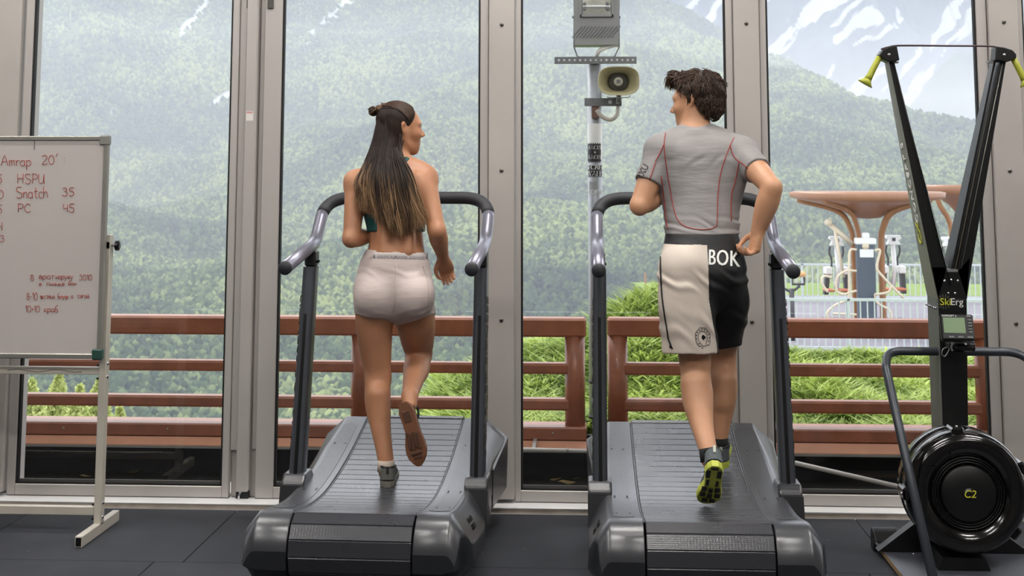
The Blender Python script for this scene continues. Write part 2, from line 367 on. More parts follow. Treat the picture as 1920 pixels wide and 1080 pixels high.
def ground_mat(name, c1, c2, scale, rough=.95, c3=None, snow=False):
    m = bpy.data.materials.new(name); m.use_nodes = True; nt = m.node_tree; b = nt.nodes['Principled BSDF']
    b.inputs['Roughness'].default_value = rough; b.inputs['Specular IOR Level'].default_value = .1
    geo = nt.nodes.new('ShaderNodeNewGeometry'); n = nt.nodes.new('ShaderNodeTexNoise'); n.inputs['Scale'].default_value = scale; n.inputs['Detail'].default_value = 8; n.inputs['Roughness'].default_value=.65
    nt.links.new(geo.outputs['Position'], n.inputs['Vector'])
    r = nt.nodes.new('ShaderNodeValToRGB'); r.color_ramp.elements[0].position=.32; r.color_ramp.elements[1].position=.68
    r.color_ramp.elements[0].color = lin(c1); r.color_ramp.elements[1].color = lin(c2)
    if c3: e = r.color_ramp.elements.new(.5); e.color = lin(c3)
    nt.links.new(n.outputs['Fac'], r.inputs['Fac']); out = r.outputs['Color']
    if snow:
        a = nt.nodes.new('ShaderNodeAttribute'); a.attribute_name = 'snow'
        r2 = nt.nodes.new('ShaderNodeValToRGB'); r2.color_ramp.elements[0].position=.25; r2.color_ramp.elements[1].position=.55; nt.links.new(a.outputs['Fac'],r2.inputs['Fac'])
        mx = nt.nodes.new('ShaderNodeMixRGB'); nt.links.new(r2.outputs['Color'],mx.inputs['Fac']); nt.links.new(out,mx.inputs[1]); mx.inputs[2].default_value=(.42,.44,.47,1)
        out = mx.outputs['Color']
    nt.links.new(out, b.inputs['Base Color']); return m

# the wooded slope across the valley: a height field z(direction u, distance r)
NU,NR = 260,300
U = np.linspace(-.66,.52,NU); Rr = np.exp(np.linspace(np.log(240),np.log(3000),NR)); UU,RR = np.meshgrid(U,Rr,indexing='ij')
zb = np.interp(RR,[240,400,550,800,1100,1500,2000,2600,3000],[-78,-76,-62,-38,0,92,245,435,560])
XX = UU*RR
n1 = fbm(XX/420+3,RR/420+9,1,4); n2 = fbm(XX/110,RR/160,5,3)
zb = zb + n1*RR*.085*np.clip((RR-350)/500,0.15,1) + n2*RR*.018
pxc = np.array([-900,1180,1245,1300,1360,1440,1520,1600,1700,1830,1960,2400.]); pyc = np.array([-420,-60,2,28,62,104,142,184,212,236,250,270.])
el = (335-np.interp(UU*2500+1095,pxc,pyc))/2500
el = el + vnoise(UU*60,UU*0,9)*.004
zc = 1.62 + RR*el                                   # the crest seen from here; beyond it the slope falls away
over = zb-zc
first = np.argmax(over>0,axis=1); has = (over>0).any(axis=1)
for i in range(NU):
    if has[i]:
        k = first[i]; z_k = zc[i,k]; zb[i,k:] = z_k - (RR[i,k:]-RR[i,k])*.35
Zs = zb
# snow lying in the gullies: places along picture columns
snow = np.zeros_like(Zs); py_here = 335-2500*(Zs-1.62)/RR; px_here = UU*2500+1095
for (a,b,w) in (((378,-20),(362,18),11),((362,18),(322,62),10),((300,85),(292,95),5),((206,196),(196,214),8),((655,-10),(610,35),10),((610,35),(570,60),7),((585,70),(560,90),9),((430,175),(390,190),8)):
    ax,ay=a; bx,by=b; t=np.clip(((px_here-ax)*(bx-ax)+(py_here-ay)*(by-ay))/((bx-ax)**2+(by-ay)**2+1e-6),0,1)
    d=np.hypot(px_here-ax-t*(bx-ax),py_here-ay-t*(by-ay)); d=d+vnoise(px_here/9,py_here/9,4)*9
    snow=np.maximum(snow,np.clip(1.25-d/w,0,1))
rock = np.clip(fbm(px_here/60,py_here/60,31,3)*3+(140-py_here)/160-1.1,0,1)*(px_here<480)   # bare scree high on the left
TS=.75                                              # overall size of the slope
XX=XX*TS; Zs=(Zs-1.62)*TS+1.62; RS=RR*TS
M_SLOPE = ground_mat('wooded_slope_ground',(56,70,44),(92,104,66),.012,snow=True)
hill = raw('mountain_slope',np.stack([XX,RS,Zs],-1).reshape(-1,3),grid_faces(NU,NR),M_SLOPE,label='steep wooded mountainside filling the view across the valley',cat='mountain',kind='structure')
at_ = hill.data.attributes.new('snow','FLOAT','POINT'); at_.data.foreach_set('value',(snow.ravel()*.75).astype(np.float32))
crown = .8+RR*.0007
dens = np.where((snow>.2),0.,1.35/(np.pi*crown**2))*np.clip(1-rock,.12,1)*np.clip((UU+.7)/.05,0,1)
at_ = hill.data.attributes.new('dens','FLOAT','POINT'); at_.data.foreach_set('value',dens.ravel().astype(np.float32))
at_ = hill.data.attributes.new('crown','FLOAT','POINT'); at_.data.foreach_set('value',crown.ravel().astype(np.float32))

def forest_mat():
    m = bpy.data.materials.new('forest_foliage'); m.use_nodes = True; nt = m.node_tree; b = nt.nodes['Principled BSDF']
    b.inputs['Roughness'].default_value=.9; b.inputs['Specular IOR Level'].default_value=.1
    oi = nt.nodes.new('ShaderNodeObjectInfo'); geo = nt.nodes.new('ShaderNodeNewGeometry')
    n = nt.nodes.new('ShaderNodeTexNoise'); n.inputs['Scale'].default_value=.012; n.inputs['Detail'].default_value=5; nt.links.new(geo.outputs['Position'],n.inputs['Vector'])
    ad = nt.nodes.new('ShaderNodeMath'); ad.operation='MULTIPLY_ADD'; ad.inputs[1].default_value=.42; nt.links.new(oi.outputs['Random'],ad.inputs[0]); nt.links.new(n.outputs['Fac'],ad.inputs[2])
    r = nt.nodes.new('ShaderNodeValToRGB'); r.color_ramp.elements[0].position=.38; r.color_ramp.elements[0].color=lin((28,42,38)); r.color_ramp.elements[1].position=1.05; r.color_ramp.elements[1].color=lin((136,146,94))
    e = r.color_ramp.elements.new(.72); e.color=lin((70,88,58)); nt.links.new(ad.outputs[0],r.inputs['Fac']); nt.links.new(r.outputs['Color'],b.inputs['Base Color']); return m
M_FOREST = forest_mat()
def forest_nodes():
    g = bpy.data.node_groups.new('scatter_trees','GeometryNodeTree')
    g.interface.new_socket('Geometry',in_out='INPUT',socket_type='NodeSocketGeometry'); g.interface.new_socket('Geometry',in_out='OUTPUT',socket_type='NodeSocketGeometry')
    N = g.nodes.new; L = g.links.new
    gi = N('NodeGroupInput'); go = N('NodeGroupOutput'); ds = N('GeometryNodeDistributePointsOnFaces'); ds.distribute_method='RANDOM'
    a1 = N('GeometryNodeInputNamedAttribute'); a1.data_type='FLOAT'; a1.inputs['Name'].default_value='dens'
    a2 = N('GeometryNodeInputNamedAttribute'); a2.data_type='FLOAT'; a2.inputs['Name'].default_value='crown'
    ico = N('GeometryNodeMeshIcoSphere'); ico.inputs['Radius'].default_value=1.; ico.inputs['Subdivisions'].default_value=3
    sp = N('GeometryNodeSetPosition'); nz = N('ShaderNodeTexNoise'); nz.inputs['Scale'].default_value=1.6; nz.inputs['Detail'].default_value=2
    sub = N('ShaderNodeVectorMath'); sub.operation='SUBTRACT'; sub.inputs[1].default_value=(.5,.5,.5); L(nz.outputs['Color'],sub.inputs[0])
    mul = N('ShaderNodeVectorMath'); mul.operation='SCALE'; mul.inputs['Scale'].default_value=.8; L(sub.outputs[0],mul.inputs[0])
    L(ico.outputs['Mesh'],sp.inputs['Geometry']); L(mul.outputs[0],sp.inputs['Offset'])
    sm = N('GeometryNodeSetShadeSmooth'); L(sp.outputs[0],sm.inputs[0]); mt = N('GeometryNodeSetMaterial'); mt.inputs['Material'].default_value=M_FOREST; L(sm.outputs[0],mt.inputs[0])
    ip = N('GeometryNodeInstanceOnPoints'); rv = N('FunctionNodeRandomValue'); rv.data_type='FLOAT_VECTOR'; rv.inputs[0].default_value=(.7,.7,.8); rv.inputs[1].default_value=(1.25,1.25,1.9)
    vs = N('ShaderNodeVectorMath'); vs.operation='SCALE'; L(rv.outputs[0],vs.inputs[0])
    L(a2.outputs[0],vs.inputs['Scale'])
    rr = N('FunctionNodeRandomValue'); rr.data_type='FLOAT_VECTOR'; rr.inputs[0].default_value=(-.2,-.2,0); rr.inputs[1].default_value=(.2,.2,6.28)
    L(gi.outputs[0],ds.inputs['Mesh']); L(a1.outputs[0],ds.inputs['Density'])
    L(ds.outputs['Points'],ip.inputs['Points']); L(mt.outputs[0],ip.inputs['Instance']); L(vs.outputs[0],ip.inputs['Scale']); L(rr.outputs[0],ip.inputs['Rotation'])
    L(ip.outputs[0],go.inputs[0]); return g
fo = bpy.data.objects.new('forest',hill.data.copy()); COL.objects.link(fo); fo.data.name='forest'
fo.data.materials.clear(); fo.data.materials.append(M_FOREST)
md = fo.modifiers.new('trees','NODES'); md.node_group = forest_nodes()
tag(fo,'dense green mixed forest covering the hazy mountainside','forest',kind='stuff')

def streaks(x,y,z,lev,seed):
    """snow lying in steep gullies that slant down to the left, with ragged edges"""
    if lev<0: return np.zeros_like(x)
    a=x/y*2500; b=(z-1.62)/y*2500; w=fbm(a/70,b/70,seed+20,3)*26; s=(a*.62+b*.78+w)/75; t=(a*.78-b*.62+w)/14
    n=fbm(s,t,seed+30,3)+.45*fbm(a/120,b/120,seed+40,2)+lev; return np.clip((n-.12)*5,0,1)
def far_range(name,label,r0,r1,pxs,pys,seed,mat,amp,snowlev):
    nu,nr = 300,400; u = np.linspace(-.1,.5,nu); t = np.linspace(0,1,nr); uu,tt = np.meshgrid(u,t,indexing='ij')
    crest = (335-np.interp(uu*2500+1095,pxs,pys))/2500*r1
    rr = r0+(r1-r0)*np.minimum(tt/.8,1)+np.clip(tt-.8,0,1)*1200
    base = -100+(crest+100)*np.minimum(tt/.8,1)**1.15 - np.clip(tt-.8,0,1)*1800
    x = uu*rr; ridg = 1-2*np.abs(fbm((x+rr*.25)/330,rr/700,seed,5)); z = base+(ridg-.7)*amp*np.clip(tt*2,0,1)+fbm(x/120,rr/120,seed+9,4)*amp*.25
    o = raw(name,np.stack([x,rr,z],-1).reshape(-1,3),grid_faces(nu,nr),mat,label=label,cat='mountain',kind='structure')
    a = o.data.attributes.new('snow','FLOAT','POINT'); a.data.foreach_set('value',streaks(x,rr,z,snowlev,seed).ravel().astype(np.float32)); return o
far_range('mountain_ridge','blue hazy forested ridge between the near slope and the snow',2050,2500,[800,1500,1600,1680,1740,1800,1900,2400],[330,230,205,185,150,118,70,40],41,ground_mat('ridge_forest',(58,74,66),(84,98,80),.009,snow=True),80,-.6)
far_range('snow_mountain','snow streaked mountain in the haze at the upper right',2500,3300,[800,1200,1500,1900,2400],[-150,-250,-420,-380,-300],51,ground_mat('alpine_rock',(84,92,104),(104,112,122),.0045,snow=True),190,.10)

# valley haze: a real scattering layer over the valley and the mountains
hz = MB().span(-6000,6000,120,4600,-180,150).build('valley_haze',None,label='pale blue mist hanging over the valley and slopes',cat='haze',kind='stuff')
hm = bpy.data.materials.new('haze_volume'); hm.use_nodes=True; hm.node_tree.nodes.clear()
_vo = hm.node_tree.nodes.new('ShaderNodeOutputMaterial'); _vs = hm.node_tree.nodes.new('ShaderNodeVolumeScatter')
_vs.inputs['Color'].default_value=(.35,.37,.42,1); _vs.inputs['Density'].default_value=.0015; _vs.inputs['Anisotropy'].default_value=.0
hm.node_tree.links.new(_vs.outputs[0],_vo.inputs['Volume']); hz.data.materials.clear(); hz.data.materials.append(hm)
# ---------------------------------------------------------------- outside: terrace edge, railing, grass bank
M_RAIL = pm('terracotta_painted_rail',(146,86,56),.34,var=.13,vscale=9,bump=.12,bscale=90,spec=.6)
M_FLASH = pm('copper_tone_flashing',(190,136,106),.38,var=.07,vscale=6,spec=.6)
M_DRIP = pm('grey_drip_edge',(150,146,140),.45,.4)
M_MEMB = pm('black_membrane',(17,18,18),.75,var=.3,vscale=6,bump=.5,bscale=14)
M_SOIL = pm('dark_soil',(24,23,20),.95,rgb2=(38,35,28),vscale=18,bump=.8,bscale=40)
M_PIPE = pm('pale_conduit',(178,172,164),.5,var=.05)
YR = 7.9
MB().span(-8,8,7.09,8.6,-.35,-.10).build('ground_strip',M_SOIL,label='dark shaded ground between the glazing and the railing',cat='ground',kind='structure')
MB().span(-8,7,7.97,8.01,-.2,.14).build('plinth_wall',M_MEMB,label='black membrane wall under the railing',cat='wall',kind='structure')
def rz_(px,py,Y=YR): return at(px,py,Y).z
def railing(name,label,x0,x1,posts,rows,pxr,endx=None):
    t = empty(name,label,'railing')
    (a0,a1),(b0,b1),(c0,c1),(d0,d1),(e0,e1) = [(rz_(pxr,u),rz_(pxr,v)) for u,v in rows]
    MB().span(x0,x1,YR,YR+.125,a1,a0,.012).build('top_rail',M_RAIL,t)
    for z0,z1 in ((b1,b0),(c1,c0)): MB().span(x0 if endx is None else endx[0],x1 if endx is None else endx[1],YR+.02,YR+.11,z0,z1,.012).build('middle_rail',M_RAIL,t)
    MB().span(x0-.0,x1+.0,YR-.03,YR+.17,d1,d0,.008).build('bottom_rail',M_RAIL,t)
    # flashing sloping towards the room, in lengths with a lapped joint
    n = max(1,int((x1-x0)/1.6)); w = (x1-x0)/n
    for k in range(n):
        xa = x0+k*w; xb = xa+w+.01; o = .002*(k%2)
        MB().add([(xa,YR-.03,d1),(xb,YR-.03,d1),(xb,YR-.10-o,e1+o),(xa,YR-.10-o,e1+o),(xa,YR-.03,d1-.004),(xb,YR-.03,d1-.004),(xb,YR-.10-o,e1-.004+o),(xa,YR-.10-o,e1-.004+o)],
                 [(0,1,2,3),(7,6,5,4),(0,4,5,1),(2,6,7,3),(1,5,6,2),(0,3,7,4)]).build('flashing',M_FLASH,t)
        for q in (.12,.5,.88): MB().sphere((xa+w*q,YR-.031,(d0+d1)/2+.005),.006,8,6).build('rivet',M_DRIP,t)
    MB().span(x0,x1,YR-.112,YR-.02,e1-.016,e1-.0042).build('drip_edge',M_DRIP,t)
    for px in posts:
        xp = at(px,700,YR+.06).x
        MB().tube([(xp,YR+.065,d0-.01),(xp,YR+.065,a1+.012)],.059,20).build('post',M_RAIL,t)
    return rebase(t,((x0+x1)/2,YR+.06,0))
railing('deck_railing','long brown railing behind the whiteboard and the woman runner',-6.5,at(1099,610,YR).x,[-640,-150,677,1078],
        ((595,630),(680,700),(746.5,768),(796,821),(821,832)),700,(-6.5,at(1078,690,YR).x))
railing('deck_railing','brown railing behind the man and the ski machine',at(1139,610,YR).x,6.2,[1158,1848,2400],
        ((599,634),(684.5,707),(753,776),(803,828),(828,842)),1440,(at(1158,690,YR).x,6.2))
# conduits
c1 = MB().tube([at(960,842,7.55),at(1115,846,7.55)],.0105,10).build('conduit',M_PIPE,label='short white pipe under the railing between the treadmills',cat='pipe')
MB().span(at(1000,842,7.55).x-.01,at(1000,842,7.55).x+.01,7.55,7.975,at(1000,843,7.55).z-.012,at(1000,843,7.55).z).build('bracket',M_DRIP,c1)
MB().tube([at(1062,844.3,7.55),at(1066,844.4,7.55)],.013,10).build('clip',M_DRIP,c1)
p0,p1 = at(1455,860,7.5),at(1700,916,7.5)
c2 = MB().tube([p0,p1],.0125,10).build('conduit',M_PIPE,label='sloping pale pipe outside the glass beside the ski machine',cat='pipe')
MB().span(p0.x+.05,p0.x+.07,7.5,7.975,p0.z-.02,p0.z-.008).build('bracket',M_DRIP,c2)
MB().tube([p1+(p0-p1)*.02,p1],.0155,10).build('pipe_collar',M_DRIP,c2)
# dead leaves
leaf = MB(); L_=[(-.5,0,.02),(-.25,.16,.10),(.1,.2,.02),(.5,0,.12),(.1,-.2,.03),(-.25,-.16,.1),(0,0,-.04)]
leaf.add(L_,[(0,1,6),(1,2,6),(2,3,6),(3,4,6),(4,5,6),(5,0,6)],True); leaf_me = leaf.mesh('dead_leaf'); leaf_me.materials.append(pm('dry_leaf',(150,128,84),.7,var=.25,vscale=5))
SPOT = [(1056,882,'nearest the man\'s treadmill'),(1070,884,'second under the railing gap'),(1080,898,'lowest, beside the treadmill post'),(1041,900,'palest of those under the railing gap'),(1063,905,'half hidden by the window frame'),
        (525,884,'left of the woman\'s treadmill post'),(543,888,'just right of its larger neighbour'),(160,893,'long one behind the whiteboard leg'),(250,886,'small one right of the whiteboard leg'),(85,880,'dim one left of the whiteboard leg'),(1330,890,'behind the man\'s feet'),(1560,888,'under the sloping pipe'),(1620,880,'right end of the sloping pipe')]
for k,(px,py,w) in enumerate(SPOT):
    p = atz(px,py,-.096); s = random.uniform(.055,.1)
    share(leaf_me,'dead_leaf',None,p,(random.uniform(-.4,.4),random.uniform(-.3,.3),random.uniform(-.8,.8)),(s*1.3,s,s),label='dry curled leaf on the dark ground, '+w,cat='leaf',group='dead leaves outside the glass')

# grass bank
pxs=[-900,600,700,760,830,900,1000,1060,1110,1140,1200,1240,1300,1380,1450,1900,2600]; pys=[1000,900,840,800,726,704,655,655,640,606,572,572,606,650,670,672,680]
YC=11.
def bank_z(x,y):
    px = 1095+2500*x/np.maximum(y,1); crest = 1.62-(np.interp(px,pxs,pys)-335)/2500*YC
    low = np.minimum(.06,crest-.1); t = np.clip((y-8.1)/(YC-8.1),0,1); z = low+(crest-low)*(t*t*(3-2*t))
    far = np.clip(y-YC,0,40); z = z-np.minimum(far*.16,2.6) + fbm(x*.9,y*.9,61,3)*.12*np.clip(t*3,0,1)
    return z
gx=np.linspace(-8,13,160); gy=np.concatenate([np.linspace(8.10,12,60),np.linspace(12.3,23.9,40)]); GX,GY=np.meshgrid(gx,gy,indexing='ij'); GZ=bank_z(GX,GY)
GZ=np.where(GY>12,np.minimum(GZ,np.maximum(GZ,-1.62)),GZ)
raw('grass_bank',np.stack([GX,GY,GZ],-1).reshape(-1,3),grid_faces(160,100),ground_mat('bank_earth',(70,92,34),(112,138,54),3.),label='grassy bank rising behind the railing',cat='ground',kind='structure')
def grass_mat():
    m = attr_mat('meadow_grass','Col',.6,spec=.25); nt=m.node_tree; b=nt.nodes['Principled BSDF']; out=nt.nodes['Material Output']
    tr=nt.nodes.new('ShaderNodeBsdfTranslucent'); a=[n for n in nt.nodes if n.type=='ATTRIBUTE'][0]; nt.links.new(a.outputs['Color'],tr.inputs['Color'])
    mx=nt.nodes.new('ShaderNodeMixShader'); mx.inputs['Fac'].default_value=.35; nt.links.new(b.outputs[0],mx.inputs[1]); nt.links.new(tr.outputs[0],mx.inputs[2]); nt.links.new(mx.outputs[0],out.inputs['Surface']); return m
M_GRASS=grass_mat()
def blades(n,seed,hmin,hmax,wd,bend,leafy):
    r=np.random.default_rng(seed); y=8.28+(r.random(n)**1.2)*3.5; px=r.uniform(640,2050,n); x=(px-1095)/2500*y; z=bank_z(x,y)
    keep=z>-.25; x,y,z=x[keep],y[keep],z[keep]; n=len(x); a=r.uniform(0,2*np.pi,n); h=r.uniform(hmin,hmax,n)*(1+.8*np.maximum(0,fbm(x*1.3,y*1.3,71,2)*2)); w=wd*r.uniform(.6,1.5,n)
    d=np.stack([np.cos(a),np.sin(a),np.zeros(n)],1); s=np.stack([-np.sin(a),np.cos(a),np.zeros(n)],1); b=bend*r.uniform(.2,1.4,n)*h
    P=np.stack([x,y,z-.02],1); up=np.array([0,0,1.])
    if leafy: mid=P+up*(h*.75)[:,None]+d*(b*.4)[:,None]; tip=P+up*(h*(1.0))[:,None]+d*(b+.04)[:,None]; base=P+up*(h*.55)[:,None]
    else: mid=P+up*(h*.6)[:,None]+d*(b*.35)[:,None]; tip=P+up*h[:,None]+d*b[:,None]; base=P
    ws=s*w[:,None]; V=np.stack([base-ws*(.2 if leafy else 1),base+ws*(.2 if leafy else 1),mid-ws*(1 if leafy else .7),mid+ws*(1 if leafy else .7),tip],1).reshape(-1,3)
    k=np.arange(n)[:,None]*5; T=np.concatenate([k+[0,1,3],k+[0,3,2],k+[2,3,4]],0)
    c0=np.array(lin((112,136,62))[:3]); c1=np.array(lin((196,212,116))[:3]); m=np.clip(r.random(n)*.75+fbm(x*2,y*2,77,3)*.8+.1,0,1)[:,None]; C=np.repeat(c0*(1-m)+c1*m,5,0)
    return V,T,C
V1,T1,C1=blades(60000,3,.05,.15,.0035,.6,False); V2,T2,C2=blades(70000,4,.03,.15,.011,.9,True)
g=raw('meadow_grass',np.concatenate([V1,V2]),np.concatenate([T1,T2+len(V1)]),M_GRASS,smooth=False,label='bright green grass and leafy weeds on the bank',cat='grass',kind='stuff'); vcol(g,np.concatenate([C1,C2]))
# yellow-green young trees below the terrace on the left
def young_tree(px,py,Y,h,w,seed,label):
    r=np.random.default_rng(seed); top=at(px,py,Y); t=empty('young_tree',label,'tree',(top.x,top.y,top.z-h),group='pale green trees below the terrace')
    n=6500; u=r.random(n); zz=h*(.12+.88*u); prof=np.interp(u,[0,.25,.6,.9,1],[.5,1,.75,.3,.03])*w; a=r.uniform(0,6.28,n); q=np.sqrt(r.random(n))*prof*(1+.35*np.sin(a*3+zz*2))
    P=np.stack([q*np.cos(a),q*np.sin(a),zz],1); A=r.normal(size=(n,3)); A/=np.linalg.norm(A,axis=1)[:,None]; B=np.cross(A,r.normal(size=(n,3))); B/=np.linalg.norm(B,axis=1)[:,None]; s=r.uniform(.05,.11,n)[:,None]
    V=np.stack([P-A*s,P+B*s*.6,P+A*s,P-B*s*.6],1).reshape(-1,3); k=np.arange(n)[:,None]*4
    o=raw('foliage',V,k+np.array([0,1,2,3]),M_GRASS,t,False,kind='stuff'); m=r.random(n)[:,None]; C=np.array(lin((150,164,92))[:3])*(1-m)+np.array(lin((212,216,146))[:3])*m; vcol(o,np.repeat(C,4,0))
    MB().tube([(0,0,-1.5),(0,0,h*.5),(.05,0,h*.95)],[.09,.06,.01],8).build('trunk',pm('bark',(96,86,70),.9,var=.2,vscale=10),t)
young_tree(60,712,32,5,.7,1,'pale green treetop at the far left under the whiteboard'); young_tree(112,700,36,5.5,.7,2,'tallest pale green treetop under the whiteboard')
young_tree(150,724,29,5,.55,3,'small pale treetop left of the whiteboard leg'); young_tree(186,712,38,5.2,.7,4,'pale green treetop behind the whiteboard leg'); young_tree(224,765,31,4,.45,5,'lowest pale treetop, right of the whiteboard leg')

# ---------------------------------------------------------------- loudspeaker mast
M_GALV = pm('galvanised_steel',(150,152,154),.42,.55,var=.1,vscale=14); M_GALVD = pm('dull_zinc_bracket',(112,114,116),.5,.5,var=.1,vscale=20)
M_BEIGE = pm('horn_beige',(176,168,132),.45,var=.06,vscale=6); M_WHITEST=pm('white_sticker',(224,224,222),.5); M_BLACKST=pm('black_sticker',(24,24,28),.5)
YP=8.35; xp=at(1117,540,YP).x; rp=.0445; mast=empty('loudspeaker_mast','grey steel mast with stickers behind the gap in the railing','mast',(xp,YP,-.1))
def mb(o): return rebase  # noqa
zt=at(1117,112,YP).z
def loc(o): o.location=Vector(o.location)-Vector((xp,YP,-.1)); return o
loc(MB().tube([(xp,YP,-.3),(xp,YP,zt)],rp,24).build('pole',M_GALV,mast))
for py in (718,783): loc(MB().tube([(xp,YP,at(1117,py,YP).z),(xp,YP,at(1117,py-5,YP).z)],rp+.004,24).build('clamp_band',M_GASKET,mast))
za=at(1117,108,YP).z; zb_=at(1117,121,YP).z
bar=MB().span(at(1040,115,YP).x,at(1193,115,YP).x,YP-.062,YP-.046,zb_,za,.001).build('cross_bar',M_GALVD,mast); loc(bar)
for k in range(15):
    x_=at(1048+k*9.9,115,YP-.06).x; MB().lathe([(0,0),(.0075,0),(.0075,.004)],(x_,YP-.0635,(za+zb_)/2),(0,1,0),10).build('bar_hole',pm('hole_pale',(196,200,204),.6),bar)
za2=at(1117,185,YP).z; zb2=at(1117,200,YP).z
sb=MB().span(at(1096,190,YP).x,at(1165,190,YP).x,YP-.062,YP-.05,zb2,za2,.001).build('small_bracket',M_GALVD,mast); loc(sb)
for px in (1144,1158): MB().box((at(px,193,YP-.06).x,YP-.0635,(za2+zb2)/2),(.02,.004,.02)).build('bracket_slot',pm('hole_pale',(196,200,204)),sb)
loc(MB().tube([(xp-rp-.004,YP,(za2+zb2)/2)]+[(xp+(rp+.004)*math.cos(a),YP-(rp+.004)*math.sin(a),(za2+zb2)/2) for a in np.linspace(math.pi,0,12)],.004,8).build('u_bolt',M_GALV,mast))
loc(MB().box((at(1116,208,YP).x,YP-rp-.004,at(1116,211,YP).z),(.045,.012,.075)).build('rust_plate',pm('rust',(112,84,70),.8,var=.2,vscale=40),mast))
P_=lambda px,py,d=-.06: at(px,py,YP+d)
loc(MB().tube(crspline([P_(1119,206),P_(1128,218),P_(1144,224),P_(1156,216),P_(1159,200,-.03),P_(1158,182,-.02)],6),.014,10).build('flexible_conduit',M_PIPE,mast))
loc(MB().tube(crspline([P_(1118,106,-.02),P_(1124,95),P_(1140,88),P_(1158,83)],6),.014,10).build('lamp_cable',M_WHITEST,mast))
def wrap(name,body,px_off,py,size,mat,back=None,**kw):
    me=textmesh(body,size,extrude=.0003,**kw); z0=at(1117,py,YP).z
    for v in me.vertices:
        a=v.co.x/rp; rr=rp+.0012+v.co.z; v.co=Vector((rr*math.sin(a),-rr*math.cos(a),v.co.y+z0+.1))
    me.materials.clear(); me.materials.append(mat); o=bpy.data.objects.new(name,me); COL.objects.link(o); o.parent=mast; return o
def pole_wrap(name,py0,py1,mat,a0=-1.57,a1=1.57,r=rp+.0008,jag=0):
    z0,z1=at(1117,py1,YP).z+.1,at(1117,py0,YP).z+.1; n=24; V=[];Fc=[]
    for i in range(n+1):
        a=a0+(a1-a0)*i/n; j=jag*abs(math.sin(i*1.05)); V+=[(r*math.sin(a),-r*math.cos(a),z0+j),(r*math.sin(a),-r*math.cos(a),z1-j)]
    Fc=[(2*i,2*i+2,2*i+3,2*i+1) for i in range(n)]; return MB().add(V,Fc,True).build(name,mat,mast)
pole_wrap('white_sticker',232,300,M_WHITEST); pole_wrap('black_cloud_sticker',267,306,M_BLACKST,-1.4,.95,rp+.0014,.012); pole_wrap('grey_sticker',340,357,pm('worn_sticker',(150,152,154),.6),-.9,.3,rp+.001,.006)
pole_wrap('black_wall_sticker',308,333,M_BLACKST,-1.3,1.3,rp+.0012,.01)
wrap('sticker_lettering','FACES',0,277,.034,M_WHITEST,space=.9); wrap('sticker_lettering','&',0,286,.02,M_WHITEST); wrap('sticker_lettering','LACES',0,295,.034,M_WHITEST,space=.9)
wrap('sticker_lettering','SECRET',0,314,.044,M_WHITEST,space=.85); wrap('sticker_lettering','WALLS',0,326,.048,M_WHITEST,space=.85); wrap('sticker_lettering','RIDERS',0,360,.038,M_WHITEST)
# horn loudspeaker on the mast
def horn():
    t=empty('horn_loudspeaker','beige oval horn loudspeaker clamped to the mast','loudspeaker'); c=at(1160,151.5,YP-.2); W=(at(1199,151,YP-.2).x-at(1121,151,YP-.2).x)/2; H=(at(1160,124,YP-.2).z-at(1160,179,YP-.2).z)/2
    def ring(sx,sz,y,n=40,e=3.):
        out=[]
        for j in range(n):
            a=2*math.pi*j/n; ca,sa=math.cos(a),math.sin(a); out.append((c.x+sx*math.copysign(abs(ca)**(2/e),ca),c.y+y,c.z+sz*math.copysign(abs(sa)**(2/e),sa)))
        return out
    def loft(rings,n=40):
        V=[p for r in rings for p in r]; Fc=[(i*n+j,i*n+(j+1)%n,(i+1)*n+(j+1)%n,(i+1)*n+j) for i in range(len(rings)-1) for j in range(n)]; return MB().add(V,Fc,True)
    loft([ring(.03,.03,.27,e=2),ring(.045,.04,.20,e=2),ring(W*.62,H*.62,.11,e=2.4),ring(W*.95,H*.95,.012),ring(W,H,0),ring(W*.985,H*.985,-.008),ring(W*.94,H*.93,-.003),ring(W*.80,H*.78,.03),ring(W*.6,H*.62,.085,e=2.5),ring(.055,.05,.14,e=2),ring(.05,.048,.15,e=2)]).build('flare',M_BEIGE,t)
    dk=pm('horn_throat',(62,62,56),.6)
    MB().lathe([(.10*.55,.13),(.062,.10),(.055,.085),(.04,.083),(.036,.08),(0,.08)],c,(0,1,0),28).build('throat_ring',dk,t)
    d_=MB().lathe([(.028,.085),(.028,.066),(.024,.062),(0,.062)],c,(0,1,0),24).build('driver_cap',pm('driver_cap',(176,176,160),.5),t)
    MB().box((c.x,c.y+.061,c.z),(.022,.002,.022)).build('driver_label',M_GALVD,d_)
    MB().tube([at(1139,180,YP-.18),at(1139,183,YP-.18),at(1178,183,YP-.18),at(1182,179,YP-.18)],.003,8).build('mount_wire',M_GALV,t)
    MB().span(at(1156,180,YP-.1).x,at(1164,180,YP-.1).x,YP-.14,YP-.05,at(1160,192,YP-.1).z,at(1160,176,YP-.1).z,.003).build('mount_arm',M_GALVD,t)
    MB().tube([(c.x,c.y+.27,c.z),(c.x,c.y+.36,c.z)],.05,20).build('driver_body',M_GALVD,t)
    return rebase(t,c)
horn()
